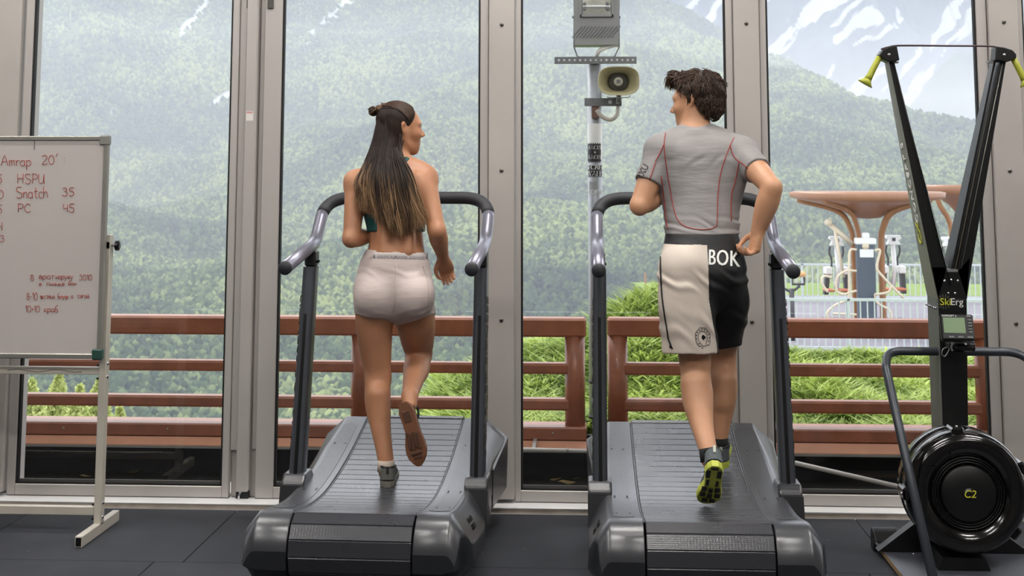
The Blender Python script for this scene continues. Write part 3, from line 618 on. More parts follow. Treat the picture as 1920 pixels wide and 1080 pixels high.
def floodlight():
    t=empty('floodlight','grey floodlight box on top of the mast','floodlight'); Y=YP-.1; M_BOX=pm('floodlight_grey',(140,140,140),.5,.2,var=.05,vscale=4)
    x0,x1=at(1077,60,Y).x,at(1160,60,Y).x; z0,z1=at(1118,84,Y).z,at(1118,-30,Y).z; xm=(x0+x1)/2
    MB().prism([(x0,z0),(x1,z0),(x1+.012,z1),(x0-.008,z1)],Y,Y+.16,'xz').build('body',M_BOX,t)
    zl=at(1118,30,Y).z; gl=MB().span(at(1091,10,Y).x,at(1146,10,Y).x,Y-.012,Y+.002,at(1118,28,Y).z,at(1118,-20,Y).z,.003).build('lens',pm('reflector',(190,190,180),.15,.85,var=.2,vscale=10),t)
    MB().tube([at(1093,12,Y-.015),at(1144,12,Y-.015)],.008,10).build('lamp_tube',M_WHITEST,gl)
    for px in (1096,1139): MB().box(at(px,12,Y-.016),(.02,.012,.05),bev=.003).build('lamp_socket',M_GALVD,gl)
    fr=MB()
    for a,b,c_,d in ((1087,1150,-22,-17),(1087,1150,27,32),(1087,1091,-22,32),(1146,1150,-22,32)): fr.span(at(a,0,Y).x,at(b,0,Y).x,Y-.018,Y,at(1118,d,Y).z,at(1118,c_,Y).z,.002)
    fr.build('lens_frame',M_BOX,t)
    for k in range(12):
        xa=at(1079+k*6.6,60,Y).x; MB().box((xa+.01,Y-.003,at(1118,60,Y).z),(.005,.006,.095),rot=(0,math.radians(40),0)).build('cooling_rib',M_GALVD,t)
    MB().tube(fillet([at(1076,33,Y+.05),at(1076,88,Y+.05),at(1083,107,Y+.05),at(1152,107,Y+.05),at(1161,88,Y+.05),at(1161,33,Y+.05)],.02),.004,8).build('bracket',M_GALVD,t)
    for px in (1075,1161): MB().sphere(at(px,32,Y+.05),.009,8,6).build('bracket_bolt',M_GALVD,t)
    return rebase(t,(xm,Y+.08,z0))
floodlight()
# ---------------------------------------------------------------- curved treadmills
M_SHELL = pm('silver_grey_shell',(52,53,58),.30,.0,spec=.9,var=.04,vscale=3,bump=.04,bscale=500)
M_SKIRT = pm('black_shell_skirt',(34,36,41),.42,.1,var=.08,vscale=4)
M_BLKPL = pm('matt_black_plastic',(22,22,25),.45)
M_POST = pm('graphite_post',(74,77,84),.34,.45,var=.04,vscale=3)
M_BARS = pm('satin_silver_tube',(142,142,156),.3,.55,var=.03,vscale=5)
M_FOAM = pm('black_foam_grip',(44,45,50),.55,bump=.15,bscale=300)
M_INK = pm('black_print',(12,12,14),.3)
def slat_mat():
    m=pm('ribbed_rubber_slat',(46,47,53),.26,.0,spec=.8); nt=m.node_tree; b=nt.nodes['Principled BSDF']; tc=nt.nodes.new('ShaderNodeTexCoord')
    w=nt.nodes.new('ShaderNodeTexWave'); w.wave_type='BANDS'; w.bands_direction='X'; w.inputs['Scale'].default_value=28; w.inputs['Distortion'].default_value=0; nt.links.new(tc.outputs['Object'],w.inputs['Vector'])
    w2=nt.nodes.new('ShaderNodeTexWave'); w2.wave_type='BANDS'; w2.bands_direction='Y'; w2.inputs['Scale'].default_value=40; nt.links.new(tc.outputs['Object'],w2.inputs['Vector'])
    ad=nt.nodes.new('ShaderNodeMath'); ad.operation='ADD'; nt.links.new(w.outputs['Fac'],ad.inputs[0]); nt.links.new(w2.outputs['Fac'],ad.inputs[1])
    bp=nt.nodes.new('ShaderNodeBump'); bp.inputs['Strength'].default_value=.07; bp.inputs['Distance'].default_value=.002; nt.links.new(ad.outputs[0],bp.inputs['Height']); nt.links.new(bp.outputs['Normal'],b.inputs['Normal'])
    n=nt.nodes.new('ShaderNodeTexNoise'); n.inputs['Scale'].default_value=14; geo=nt.nodes.new('ShaderNodeNewGeometry'); nt.links.new(geo.outputs['Position'],n.inputs['Vector'])
    r=nt.nodes.new('ShaderNodeMapRange'); r.inputs['To Min'].default_value=.25; r.inputs['To Max'].default_value=.32; nt.links.new(n.outputs['Fac'],r.inputs['Value']); nt.links.new(r.outputs[0],b.inputs['Roughness']); return m
def grip_mat():
    m=pm('studded_grip',(118,119,128),.3,.0,spec=.9); nt=m.node_tree; b=nt.nodes['Principled BSDF']; tc=nt.nodes.new('ShaderNodeTexCoord')
    bk=nt.nodes.new('ShaderNodeTexBrick'); bk.inputs['Scale'].default_value=1.; bk.inputs['Brick Width'].default_value=.016; bk.inputs['Row Height'].default_value=.012; bk.inputs['Mortar Size'].default_value=.0028
    bk.inputs['Color1'].default_value=lin((72,73,80)); bk.inputs['Color2'].default_value=lin((64,65,71)); bk.inputs['Mortar'].default_value=lin((28,28,31)); bk.inputs['Mortar Smooth'].default_value=.3
    nt.links.new(tc.outputs['Object'],bk.inputs['Vector']); nt.links.new(bk.outputs['Color'],b.inputs['Base Color'])
    bp=nt.nodes.new('ShaderNodeBump'); bp.inputs['Strength'].default_value=.8; bp.inputs['Distance'].default_value=.003; bp.invert=True; nt.links.new(bk.outputs['Fac'],bp.inputs['Height']); nt.links.new(bp.outputs['Normal'],b.inputs['Normal']); return m
M_SLAT,M_GRIP=slat_mat(),grip_mat()
SS=[0,.23,.45,.65,.85,1.05,1.25,1.42]; ZZ=[.385,.351,.338,.347,.371,.405,.449,.488]
_sp=np.array(crspline(list(zip(SS,ZZ)),10)); zbelt=lambda s: float(np.interp(s,_sp[:,0],_sp[:,1]))
def deck_path():
    """(s,z,slope) along the running surface and round the rear roller"""
    pts=[(-.0-.125*math.sin(a),.26+.125*math.cos(a)) for a in np.linspace(2.6,.05,40)]+[(s,zbelt(s)) for s in np.linspace(.01,1.415,90)]+[(1.43+.11*math.sin(a),.375+.112*math.cos(a)) for a in np.linspace(.05,2.2,20)]
    P=np.array(pts); d=np.r_[0,np.cumsum(np.hypot(*np.diff(P,axis=0).T))]; return P,d
def treadmill(label,loc_,rz):
    t=empty('curved_treadmill',label,'treadmill',loc_,rz,group='curved treadmills facing the window')
    P,d=deck_path(); pitch_=.060; n=int(d[-1]/pitch_)
    sl=MB().box((0,0,-.009),(.452,.0582,.018),bev=.0024).mesh('slat'); sl.materials.append(M_SLAT)
    belt=empty('running_belt',None,None,parent=t)
    for k in range(n):
        c=(k+.5)*pitch_; s=np.interp(c,d,P[:,0]); z=np.interp(c,d,P[:,1]); s2=np.interp(c+.01,d,P[:,0]); z2=np.interp(c+.01,d,P[:,1]); s1=np.interp(c-.01,d,P[:,0]); z1=np.interp(c-.01,d,P[:,1])
        share(sl,'slat',belt,(0,s,z),(math.atan2(z2-z1,s2-s1),0,0))
    MB().prism([(-.06,.17),(0,.36),(.45,.31),(1.0,.37),(1.40,.45),(1.46,.40),(1.46,.2),(.7,.13),(.0,.13)],-.225,.225,'yz').build('core',M_BLKPL,t)
    # shells
    def zt(s):
        if s<0: return .388-(1-math.sqrt(max(0,1-(s/-.128)**2)))*.15
        return zbelt(s)+.004 if s<1.40 else zbelt(1.40)+.004-(s-1.40)*1.4
    for sg,side in ((-1,'left'),(1,'right')):
        secs=[]; SV=list(np.linspace(-.125,0,9))+list(np.linspace(.05,1.40,30))+[1.43,1.46,1.475]
        for s in SV:
            z=zt(s); k=np.clip((s+.125)/.10,0,1)**.5; fr=np.clip((s-1.05)/.3,0,1); rear=np.clip(.35-s,0,.35)/.35
            zl=np.interp(s,[-.125,-.06,.25,.7,1.1,1.475],[.205,.15,.13,.125,.13,.15])
            bulge=np.clip((s+.06)/.12,0,1)*np.clip((.62-s)/.12,0,1); xo=.385+.020*k+.026*bulge+.022*fr; zk=max(zl+.03,z-(.05+.04*fr+.065*bulge))
            top=.362-.022*fr
            zm=zl+(zk-zl)*.42
            secs.append([(.233,z-.004),(.236,z),(top-.012,z),(top-.004,z-.0015),(top+.004,z-.007),(xo-.004,zk+.008),(xo,zk-.004),(xo+.006*rear,zm),(xo-.03,zl+.006),(xo-.045,zl),(.236,zl),(.233,zl+.004)])
        m=len(secs[0]); V=[(sg*x,s,z) for s,sec in zip(SV,secs) for x,z in sec]; up=MB(); q=len(SV)
        fs=[];mi=[]
        for i in range(q-1):
            for j in range(m):
                fs.append((i*m+j,i*m+(j+1)%m,(i+1)*m+(j+1)%m,(i+1)*m+j)); mi.append(1 if 6<=j<=10 else 0)
        up.add(V,fs,True); up.mi=mi; up.f+= [tuple(range(m)),tuple((q-1)*m+j for j in range(m))]; up.sm+=[False,False]; up.mi+=[1,1]
        sh=up.build('side_shell',[M_SHELL,M_SKIRT],t)
        md=sh.modifiers.new('edge','EDGE_SPLIT'); md.split_angle=math.radians(38)
        # studded foot rail set into the shell
        g=MB(); sv=np.linspace(.05,1.33,40); V=[];
        for s in sv:
            e=.030*max(0,1-min((s-.05),(1.33-s))/.03)**2; z=zt(s)+.0016; V+=[(sg*(.262+e),s,z),(sg*(.338-.012*np.clip((s-1.05)/.3,0,1)-e),s,z),(sg*(.262+e),s,z-.004),(sg*(.338-.012*np.clip((s-1.05)/.3,0,1)-e),s,z-.004)]
        fs=[]
        for i in range(39): a,b=4*i,4*i+4; fs+=[(a,a+1,b+1,b),(a+2,b+2,b+3,a+3),(a,b,b+2,a+2),(a+1,a+3,b+3,b+1)]
        fs+=[(0,2,3,1),(156,157,159,158)]
        g.add(V,fs).build('foot_grip',M_GRIP,sh)
        for s in (.2,.52,.54,1.1):
            for xx in (.275,.325): MB().lathe([(0,.0035),(.004,.0032),(.0045,0)],(sg*xx,s,zt(s)),(0,0,1),8).build('grip_screw',M_INK,sh)
        # gap strip between belt and shell
        gs=MB(); sv=np.linspace(-.02,1.40,36); V=[(sg*x,s,zt(s)-dz) for s in sv for x,dz in ((.2265,.004),(.2335,.004),(.2335,.04),(.2265,.04))]
        fs=[(i*4+j,i*4+(j+1)%4,(i+1)*4+(j+1)%4,(i+1)*4+j) for i in range(35) for j in range(4)]; gs.add(V,fs,True).build('belt_seal',M_INK,t)
        # front wing panel
        MB().add([(sg*x,s,z) for s,x,z in ((1.02,.412,.33),(1.12,.374,.398),(1.395,.352,.470),(1.45,.438,.395),(1.46,.43,.16),(1.05,.405,.16),(1.02,.395,.33),(1.12,.36,.393),(1.395,.338,.462),(1.45,.41,.385),(1.46,.41,.16),(1.05,.39,.16))],
                 [(0,1,2),(0,2,3),(0,3,4,5),(6,8,7),(6,9,8),(6,11,10,9),(0,6,7,1),(1,7,8,2),(2,8,9,3),(3,9,10,4),(4,10,11,5),(5,11,6,0)]).build('front_wing',M_SHELL,t)
        # post socket
        sk=MB(); poly=[(.53,.24),(.56,.365),(.59,.392),(.70,.392),(.745,.36),(.745,.23),(.66,.20)]
        sk.prism(poly,sg*.335,sg*.432,'yz'); so=sk.build('post_socket',M_SHELL,t); b=so.modifiers.new('bevel','BEVEL'); b.width=.010; b.segments=2
        MB().prism([(.522,.225),(.552,.35),(.59,.33),(.66,.19)],sg*.355,sg*.4335,'yz').build('socket_recess',M_BLKPL,so)
        # post
        base=Vector((sg*.383,.645,.375)); top=Vector((sg*.378,.80,1.235)); ax=(top-base)
        def rr(c,hx,hy,r,n=5):
            out=[]
            for qx,qy,a0 in ((1,1,0),(-1,1,90),(-1,-1,180),(1,-1,270)):
                for i in range(n): a=math.radians(a0+90*i/(n-1)); out.append((c.x+qx*(hx-r)+r*math.cos(a),c.y+qy*(hy-r)+r*math.sin(a),c.z))
            return out
        pv=rr(base,.031,.052,.024)+rr(top,.029,.046,.022); nn=20
        po=MB().add(pv,[(j,(j+1)%nn,nn+(j+1)%nn,nn+j) for j in range(nn)]+[tuple(reversed(range(nn))),tuple(range(nn,2*nn))],True).build('post',M_POST,t)
        po.modifiers.new('edge','EDGE_SPLIT').split_angle=math.radians(40)
        gb,gt=base+Vector((0,-.0525,.01)),top+Vector((0,-.0465,-.02)); u=(gt-gb)
        MB().box((gb+gt)/2,(.014,.004,u.length),rot=Matrix.Rotation(-math.atan2(u.y,u.z),3,'X')).build('groove',M_INK,po)
        MB().box(top+Vector((0,.01,.035)),(.05,.075,.07),bev=.008).build('handle_clamp',M_BLKPL,po)
        for dy in (-.012,.03): MB().lathe([(0,-.002),(.006,-.002),(.006,.004)],top+Vector((-sg*.026,dy,.02)),(-sg,0,0),10).build('clamp_bolt',M_INK,po)
        # lettering up the outside of the post
        for body,z0_,z1_ in (('SCARLET',.46,.80),('FITNESS',.80,1.14)):
            mid=base+ax*(((z0_+z1_)/2-.375)/.86); off=Vector((sg*.0312,0,0)); dirv=ax.normalized()
            Mx=frame(mid+off+Vector((0,0,0)),dirv*(1 if sg>0 else -1),Vector((0,-1,0)) if sg>0 else Vector((0,-1,0)))
            if sg<0: Mx=frame(mid+off,-dirv,Vector((0,-1,0)))
            lettering('post_lettering',body,Mx,.085 if body=='SCARLET' else .082,M_INK,po,extrude=.0008,space=1.02)
        # maker's mark on the side panel
        for k_,bd in enumerate(('SCARLET','FITNESS')):
            ym=.28; za_=zt(ym)-.007; zb2_=zt(ym)-.115; u0=Vector((sg*.366,0,za_)); u1=Vector((sg*.427,0,zb2_)); w_=.42+.24*k_; o_=u0.lerp(u1,w_)+Vector((sg*.003,ym,.002)); Mx=frame(o_,(0,1 if sg>0 else -1,-.12 if sg>0 else .12),(u0-u1)); lettering('side_lettering',bd,Mx,.032,M_INK,sh,extrude=.001)
        MB().cyl((sg*.30,.02,0),(sg*.30,.02,.15),.026,16).build('foot',M_BLKPL,t); MB().cyl((sg*.30,1.36,0),(sg*.30,1.36,.16),.026,16).build('foot',M_BLKPL,t)
    # handlebar: silver arms, black padded bar, end caps
    zc=1.532; arm=[(-.385,.37,1.254),(-.385,.90,1.335),(-.385,1.10,zc),(.385,1.10,zc),(.385,.90,1.335),(.385,.37,1.254)]
    path=fillet(arm,[.16,.13,.13,.16],9); 
    iL=max(i for i,p in enumerate(path) if p.x<-.38 and p.z<1.495); iR=min(i for i,p in enumerate(path) if p.x>.38 and i>iL and p.z<1.495)
    MB().tube(path[:iL+1],.0275,20).build('handle_arm',M_BARS,t); MB().tube(path[iR:],.0275,20).build('handle_arm',M_BARS,t)
    MB().tube(path[iL:iR+1],.0285,20).build('padded_bar',M_FOAM,t)
    for x in (-.385,.385): MB().lathe([(0,-.008),(.024,-.006),(.0285,0),(.0285,.012)],(x,.37,1.254),(0,.99,.15),20).build('end_cap',M_FOAM,t)
    return t
TM1=treadmill('dark grey curved treadmill under the woman runner, left of the pair',(-.855,5.10,0),math.radians(-1.9))
TM2=treadmill('dark grey curved treadmill under the man runner, right of the pair',(.441,5.045,0),0)
# ---------------------------------------------------------------- ski machine
M_SKIB = pm('black_powder_coat',(16,16,17),.4,.1,var=.1,vscale=5); M_SKIG = pm('grey_green_extrusion',(140,142,132),.45,.35,var=.03,vscale=4)
M_SKIG2 = pm('dark_grey_extrusion',(104,106,106),.45,.35,var=.03,vscale=4)
M_FLY = pm('gloss_black_housing',(9,9,10),.16,.0,coat=.4); M_FLYM = pm('satin_black_hub',(12,12,13),.42); M_LIME = pm('yellow_green_rubber',(176,180,62),.5,var=.06,vscale=12)
M_LOGOY = pm('yellow_print',(206,206,62),.5); M_LOGOW = pm('white_print',(226,226,222),.5); M_TUBE=pm('charcoal_tube',(64,68,74),.36,.4,var=.03); M_CHROME=pm('chrome',(200,200,205),.15,1.)
M_PLY=pm('plywood_edge',(186,158,120),.7,rgb2=(150,122,88),vscale=30,stretch=(.2,.2,6)); M_PLATE=pm('dark_laminate',(70,72,80),.45,var=.06,vscale=10,bump=.05,bscale=200)
SK=empty('ski_machine','black upright ski machine with lime handles on a dark board, at the right','exercise machine')
YA=5.98
def pp(px,py,Y=YA): p=at(px,py,Y); return (p.x,p.z)
def wedge(front,yf,back_off,mat,name,parent,bev=.0):
    """front: polygon of (x,z); each corner pushed back by its own depth"""
    n=len(front); V=[(x,yf,z) for x,z in front]+[(x,yf+d,z) for (x,z),d in zip(front,back_off)]
    o=MB().add(V,[tuple(range(n)),tuple(reversed(range(n,2*n)))]+[(i,(i+1)%n,n+(i+1)%n,n+i) for i in range(n)]).build(name,mat,parent)
    if bev: b=o.modifiers.new('bevel','BEVEL'); b.width=bev; b.segments=2
    return o
# tower and arms (front faces black, outer sides grey)
def side_colour(o,mats,test):
    for m in mats: o.data.materials.append(m)
    for p in o.data.polygons:
        i=test(p.normal,p.center)
        if i: p.material_index=i
tw=wedge([pp(1759,560),pp(1813,560),pp(1816,820),pp(1816,990),pp(1769,990),pp(1768,820)],YA,[.19,.19,.19,.19,.19,.19],M_SKIB,'tower',SK,.004); side_colour(tw,[M_SKIG2],lambda n,c:1 if n.x<-.6 else 0)
wedge([pp(1746,500),pp(1774,500),pp(1774,507),pp(1796,507),pp(1820,480),pp(1813,562),pp(1759,562)],YA,[.18]*7,M_SKIB,'yoke',SK,.003)
la=wedge([pp(1666,112),pp(1674,112),pp(1775,506),pp(1759,562),pp(1746,503)],YA,[.085,.085,.18,.19,.18],M_SKIB,'arm',SK,.002); side_colour(la,[M_SKIG],lambda n,c:1 if n.x<-.6 else 0); la['label']='left arm with a grey side and maker lettering'
ra=wedge([pp(1876,112),pp(1887,112),pp(1822,500),pp(1813,562),pp(1795,507)],YA,[.085,.085,.18,.19,.18],M_SKIB,'arm',SK,.002)
rb=wedge([pp(1866,114),pp(1870,114),pp(1789,508),pp(1785,508)],YA+.02,[.06,.06,.14,.14],M_SKIB,'arm_channel',SK)
MB().tube([at(1872,118,YA+.03),at(1791,506,YA+.03)],.0022,6).build('channel_lip',pm('cord_tan',(176,160,136),.6),rb)
MB().tube([at(1880,118,YA-.003),at(1802,504,YA-.003)],.0016,6).build('edge_highlight',M_SKIG,ra)
MB().tube([at(1676,117,YA-.01),at(1782,535,YA-.01)],.0022,6).build('drive_cord',M_SKIB,SK); MB().tube([at(1674,117,YA+.02),at(1777,500,YA+.02)],.0016,6).build('drive_cord',pm('cord_white',(210,208,204),.6),SK)
MB().span(at(1774,509,YA).x,at(1796,509,YA).x,YA-.002,YA+.1,at(1785,510,YA).z,at(1785,505,YA).z).build('notch_plate',M_GALV,SK)
for px,py in ((1771,527),(1796,527),(1783.5,525),(1778,550),(1791,550)): MB().lathe([(0,-.004),(.004,-.004),(.0065,-.001),(.0065,.002)],at(px,py,YA-.001),(0,1,0),12).build('bolt',M_CHROME,SK)
MB().sphere(at(1744.5,710,YA+.19),.006,8,6).build('bolt',M_CHROME,SK); MB().sphere(at(1764,721,YA+.02),.005,8,6).build('bolt',M_CHROME,SK)
for k in range(6):
    p=at(1741+k*4.2,571+k*1.4,YA+.17-.03*k); MB().sphere((at(1759,565,YA).x-.006,YA+.18-.032*k,p.z),.0055,8,6).build('chain_bead',M_CHROME,SK)
MB().box((at(1759,562,YA).x-.0005,YA+.095,at(1750,554,YA+.1).z),(.002,.19,.0015)).build('seam',M_GALV,SK)
# lettering
lettering('logo_lettering','Ski',frame(at(1773,566.5,YA-.006),(1,0,0),(0,0,1)),.042,M_LOGOY,SK,extrude=.0008); lettering('logo_lettering','Erg',frame(at(1794,566.5,YA-.006),(1,0,0),(0,0,1)),.042,M_LOGOW,SK,extrude=.0008)
c_=at(1771,566,YA-.003); gm=MB()
for k in range(14): a=2*math.pi*k/14; gm.box((c_.x+.026*math.cos(a),c_.y,c_.z+.026*math.sin(a)),(.012,.002,.005),rot=(0,-a,0))
gm.build('logo_burst',pm('logo_grey',(74,76,66),.5),SK)
b0=at(1697,300,YA+.05); b1=at(1733,490,YA+.08); 
def arm_side(py,yoff): 
    u=(py-112)/(503-112); p=Vector((np.interp(u,[0,1],[pp(1666,112)[0],pp(1746,503)[0]]),YA+yoff,np.interp(u,[0,1],[pp(1666,112)[1],pp(1746,503)[1]]))); return p
nv=(arm_side(250,.05)-arm_side(450,.05)).normalized()
lettering('arm_lettering','CONCEPT 2',frame(arm_side(345,.06)+Vector((-.004,0,0)),nv,(0,1,0)),.062,M_LOGOW,la,extrude=.0015,space=1.12)
lettering('arm_logo','CX',frame(arm_side(440,.075)+Vector((-.004,0,0)),nv,(0,1,0)),.075,M_LOGOY,la,extrude=.0015,space=.9)
# heads with pulleys, bridge and handles
for sg,c in ((-1,1),(1,1)):
    if sg<0: poly=[pp(1646,104),pp(1652,95),pp(1664,89),pp(1679,87),pp(1684,114),pp(1664,117),pp(1655,113)]
    else: poly=[pp(1864,88),pp(1880,90),pp(1895,95),pp(1902,103),pp(1902,110),pp(1886,117),pp(1862,114)]
    h=wedge(poly,YA-.03,[.075]*7,M_SKIB,'pulley_head',SK,.004)
    b=at(1667 if sg<0 else 1883,103,YA-.034); MB().lathe([(0,-.005),(.006,-.004),(.0075,0)],b,(0,1,0),14).build('pulley_bolt',M_CHROME,h)
    MB().span(at(1672 if sg<0 else 1851,117,YA).x,at(1684 if sg<0 else 1862,117,YA).x,YA-.01,YA+.02,at(1680,118.5,YA).z,at(1680,115.5,YA).z).build('cord_guide',M_GALV,h)
    hp=[(1649,107),(1640,124),(1631,142),(1627,149)] if sg<0 else [(1900,109),(1908,125),(1917,142),(1921,149)]
    hd=MB(); pts=[at(x,y,YA-.005) for x,y in hp]; hd.tube(pts,[.0135,.0135,.0145,.017],14); e=pts[-1]; ax=(pts[-1]-pts[-2]).normalized()
    hd.tube([e,e+ax*.012,e+ax*.024],[.017,.024,.036],16,ry=[.017,.018,.02],side=(1,0,-.2*sg)); hd.build('handle',M_LIME,SK)
MB().tube(crspline([at(1652,92.5,YA),at(1668,88,YA),at(1690,85.5,YA),at(1780,86,YA),at(1850,86.5,YA),at(1870,88.5,YA),at(1890,94,YA)],5),.0042,8).build('bridge_bar',pm('bridge_bar',(86,66,72),.35,.6),SK)
# fan housing
c=at(1818,927,5.68); ax=(0,1,0)
MB().lathe([(.0,.26),(.16,.26),(.215,.245),(.243,.20),(.248,.15),(.248,.12),(.240,.115),(.240,.105),(.247,.10),(.246,.055),(.236,.018),(.222,.002),(.205,-.004),(.182,-.003),(.168,.008),(.150,.018),(.146,.030)],c,ax,72).build('fan_housing',M_FLY,SK)
gr=MB()
for r in (.143,.133,.123): gr.lathe([(r-.002,.022),(r-.002,.014),(r+.002,.014),(r+.002,.022)],c,ax,60)
for k in range(12):
    a=2*math.pi*k/12+.2; gr.box((c.x+.128*math.cos(a),c.y+.02,c.z+.128*math.sin(a)),(.042,.006,.003),rot=(0,-a,0))
gr.build('fan_grille',M_FLYM,SK)
MB().lathe([(.15,.05),(0,.05)],c,ax,48).build('fan_screen',M_INK,SK)
hb=MB().lathe([(.112,.03),(.112,.010),(.106,.004),(.03,.002),(0,.002)],c,ax,60).build('hub_cover',M_FLYM,SK)
MB().lathe([(.024,.003),(.024,-.001),(0,-.001)],c,ax,28).build('hub_badge',M_INK,hb)
lettering('hub_logo','C2',frame(c+Vector((0,-.003,0)),(1,0,0),(0,0,1)),.042,M_LOGOY,hb,extrude=.001,shear=.2)
for k,(a0,ln) in enumerate(((118,.06),(145,.05))):
    a=math.radians(a0); MB().box((c.x+.19*math.cos(a),c.y-.003,c.z+.19*math.sin(a)),(ln,.014,.004),rot=(0,-a-.5,0)).build('housing_rib',M_FLY,SK)
for a0 in (97,24,182,-40):
    a=math.radians(a0); p=Vector((c.x+.246*math.cos(a),c.y+.07,c.z+.246*math.sin(a))); cl=MB().box(p,(.03,.10,.052),rot=(0,-a,0),bev=.008).build('housing_clip',M_FLY,SK)
    MB().sphere(p+Vector((.016*math.cos(a),-.03,.016*math.sin(a))),.006,8,6).build('clip_screw',M_CHROME,cl)
MB().lathe([(.0,.0),(.1,0)],c+Vector((0,.28,0)),ax,24).build('axle_plate',M_SKIB,SK)
MB().tube([c+Vector((0,.24,0)),c+Vector((0,.40,0))],.05,20).build('axle',M_SKIB,SK)
# base: board, feet, gusset, saddle
xl,xr=1.272,2.31
bd=MB().span(xl,xr,5.32,6.125,.012,.034).build('base_board',M_PLATE,SK); side_colour(bd,[M_PLY],lambda n,c:1 if abs(n.x)>.5 or abs(n.y)>.5 else 0)
for x in (xl+.035,xr-.06):
    f=MB().prism([(6.06,.034),(6.06,.046),(6.105,.05),(6.135,.085),(6.165,.095),(6.195,.085),(6.205,.05),(6.20,.0),(6.128,.0),(6.128,.034)],x-.05,x+.06,'yz').build('rear_foot',M_SKIB,SK); b=f.modifiers.new('bevel','BEVEL'); b.width=.008; b.segments=2
for x in (xl+.1,xr-.1): MB().span(x-.03,x+.03,5.36,5.42,0,.012).build('rubber_pad',M_SKIB,SK)
cx=at(1790,990,YA).x
MB().prism([(cx-.32,.036),(cx-.10,.20),(cx-.05,.22),(cx+.05,.22),(cx+.10,.20),(cx+.32,.036)],6.0,6.06,'xz').build('gusset',M_SKIB,SK)
MB().prism([(c.x-.12,.036),(c.x-.10,.085),(c.x+.07,.085),(c.x+.09,.036)],5.74,5.93,'xz').build('saddle',M_SKIB,SK)
for x,y in ((xl+.09,6.02),(xl+.12,5.98)): MB().lathe([(0,.006),(.006,.004),(.008,0)],(x,y,.034),(0,0,1),10).build('board_screw',M_CHROME,SK)
# bent support tube
L0=atz(1764,1150,.034); path=[(L0.x,L0.y,.034),(at(1661,690,5.90).x,5.90,at(1661,690,5.90).z),(at(1664,664,6.02).x,6.02,at(1664,658,6.02).z)]
xm=(at(1740,660,6.07).x+at(1816,660,6.07).x)/2+.01; mir=[(2*xm-x,y,z) for x,y,z in path[:3]][::-1]
MB().tube(fillet(path[:3]+mir,[.05,.10,.10,.05],8),.0185,16).build('support_tube',M_TUBE,SK)
# monitor
mo=at(1794,615,5.86); Rm=Euler((math.radians(-22),math.radians(0),math.radians(-6))).to_matrix(); mtr=MB().box(mo,(.135,.035,.112),rot=Rm,bev=.006).build('monitor',M_FLYM,SK)
def onm(u,v,d=.0182): return mo+Rm@Vector((u,-d,v))
MB().box(onm(-.012,.006),(.088,.002,.066),rot=Rm).build('screen',pm('lcd_green',(118,140,108),.25),mtr)
for k in range(5): MB().box(onm(.052,.030-.013*k),(.016,.004,.006),rot=Rm,bev=.001).build('button',M_SKIG2,mtr)
for u in (-.028,.010,.048): MB().box(onm(u,-.044),(.022,.004,.008),rot=Rm,bev=.001).build('button',M_SKIG2,mtr)
Mm=Matrix.Translation(onm(-.03,.047,.0186))@(Rm@Matrix.Rotation(math.pi/2,3,'X')).to_4x4(); lettering('monitor_lettering','CONCEPT 2',Mm,.011,M_LOGOW,mtr,extrude=.0003)
lettering('monitor_lettering','PM5',Matrix.Translation(onm(.05,.047,.0186))@(Rm@Matrix.Rotation(math.pi/2,3,'X')).to_4x4(),.009,M_LOGOW,mtr,extrude=.0003)
MB().tube([at(1786,651,5.90),at(1826,650,5.90)],.021,18).build('monitor_hinge',M_FLY,SK); MB().box((mo.x,5.94,at(1800,648,5.94).z),(.05,.09,.03),bev=.004).build('monitor_bracket',M_SKIB,SK)
MB().tube(crspline([at(1784,641,5.9),at(1780,655,5.9),at(1772,668,5.9),at(1766,664,5.9),at(1768,655,5.9),at(1776,651,5.92)],6),.0022,6).build('sensor_cable',M_GALV,SK)
MB().tube(crspline([at(1787,643,5.88),at(1784,652,5.88),at(1786,658,5.88)],6),.0045,8).build('cable_coil',M_CHROME,SK)
rebase(SK,((xl+xr)/2,5.8,0))

# ---------------------------------------------------------------- whiteboard on a stand
M_WB=pm('whiteboard_enamel',(190,183,179),.28,var=.025,vscale=3,spec=.5); M_WBF=pm('board_frame',(150,148,142),.4,.5,var=.04); M_STEEL=pm('pale_painted_steel',(196,190,178),.45,.15,var=.05,vscale=6)
M_MARK=pm('red_marker',(164,58,44),.6); M_CORN=pm('corner_grey',(128,128,122),.5); M_GREEN=pm('corner_green',(34,72,62),.5)
WB=empty('whiteboard_stand','whiteboard with red handwriting on a pale steel stand, at the left edge','whiteboard')
YB=6.17; xr_=at(197,460,YB).x; zt_=at(150,255,YB).z; zb__=at(150,673,YB).z; xl_=xr_-1.2
board=MB().span(xl_+.01,xr_-.01,YB,YB+.018,zb__+.01,zt_-.01).build('board',M_WB,WB)
fw=.022
for nm,(a,b,c1_,d1_) in {'t':(xl_,xr_,zt_-fw,zt_),'b':(xl_,xr_,zb__,zb__+.024),'l':(xl_,xl_+fw,zb__,zt_),'r':(xr_-fw,xr_,zb__,zt_)}.items():
    MB().span(a,b,YB-.006,YB+.024,c1_,d1_,.004).build('frame_bar',M_WBF,WB)
for x,z,m in ((xr_-.02,zt_-.02,M_CORN),(xr_-.02,zb__+.022,M_GREEN),(xl_+.02,zt_-.02,M_CORN),(xl_+.02,zb__+.022,M_GREEN)):
    MB().span(x-.024,x+.024,YB-.009,YB+.027,z-.024 if m is M_CORN else z-.026,z+.024,.006).build('corner_cap',m,WB)
YS=6.205
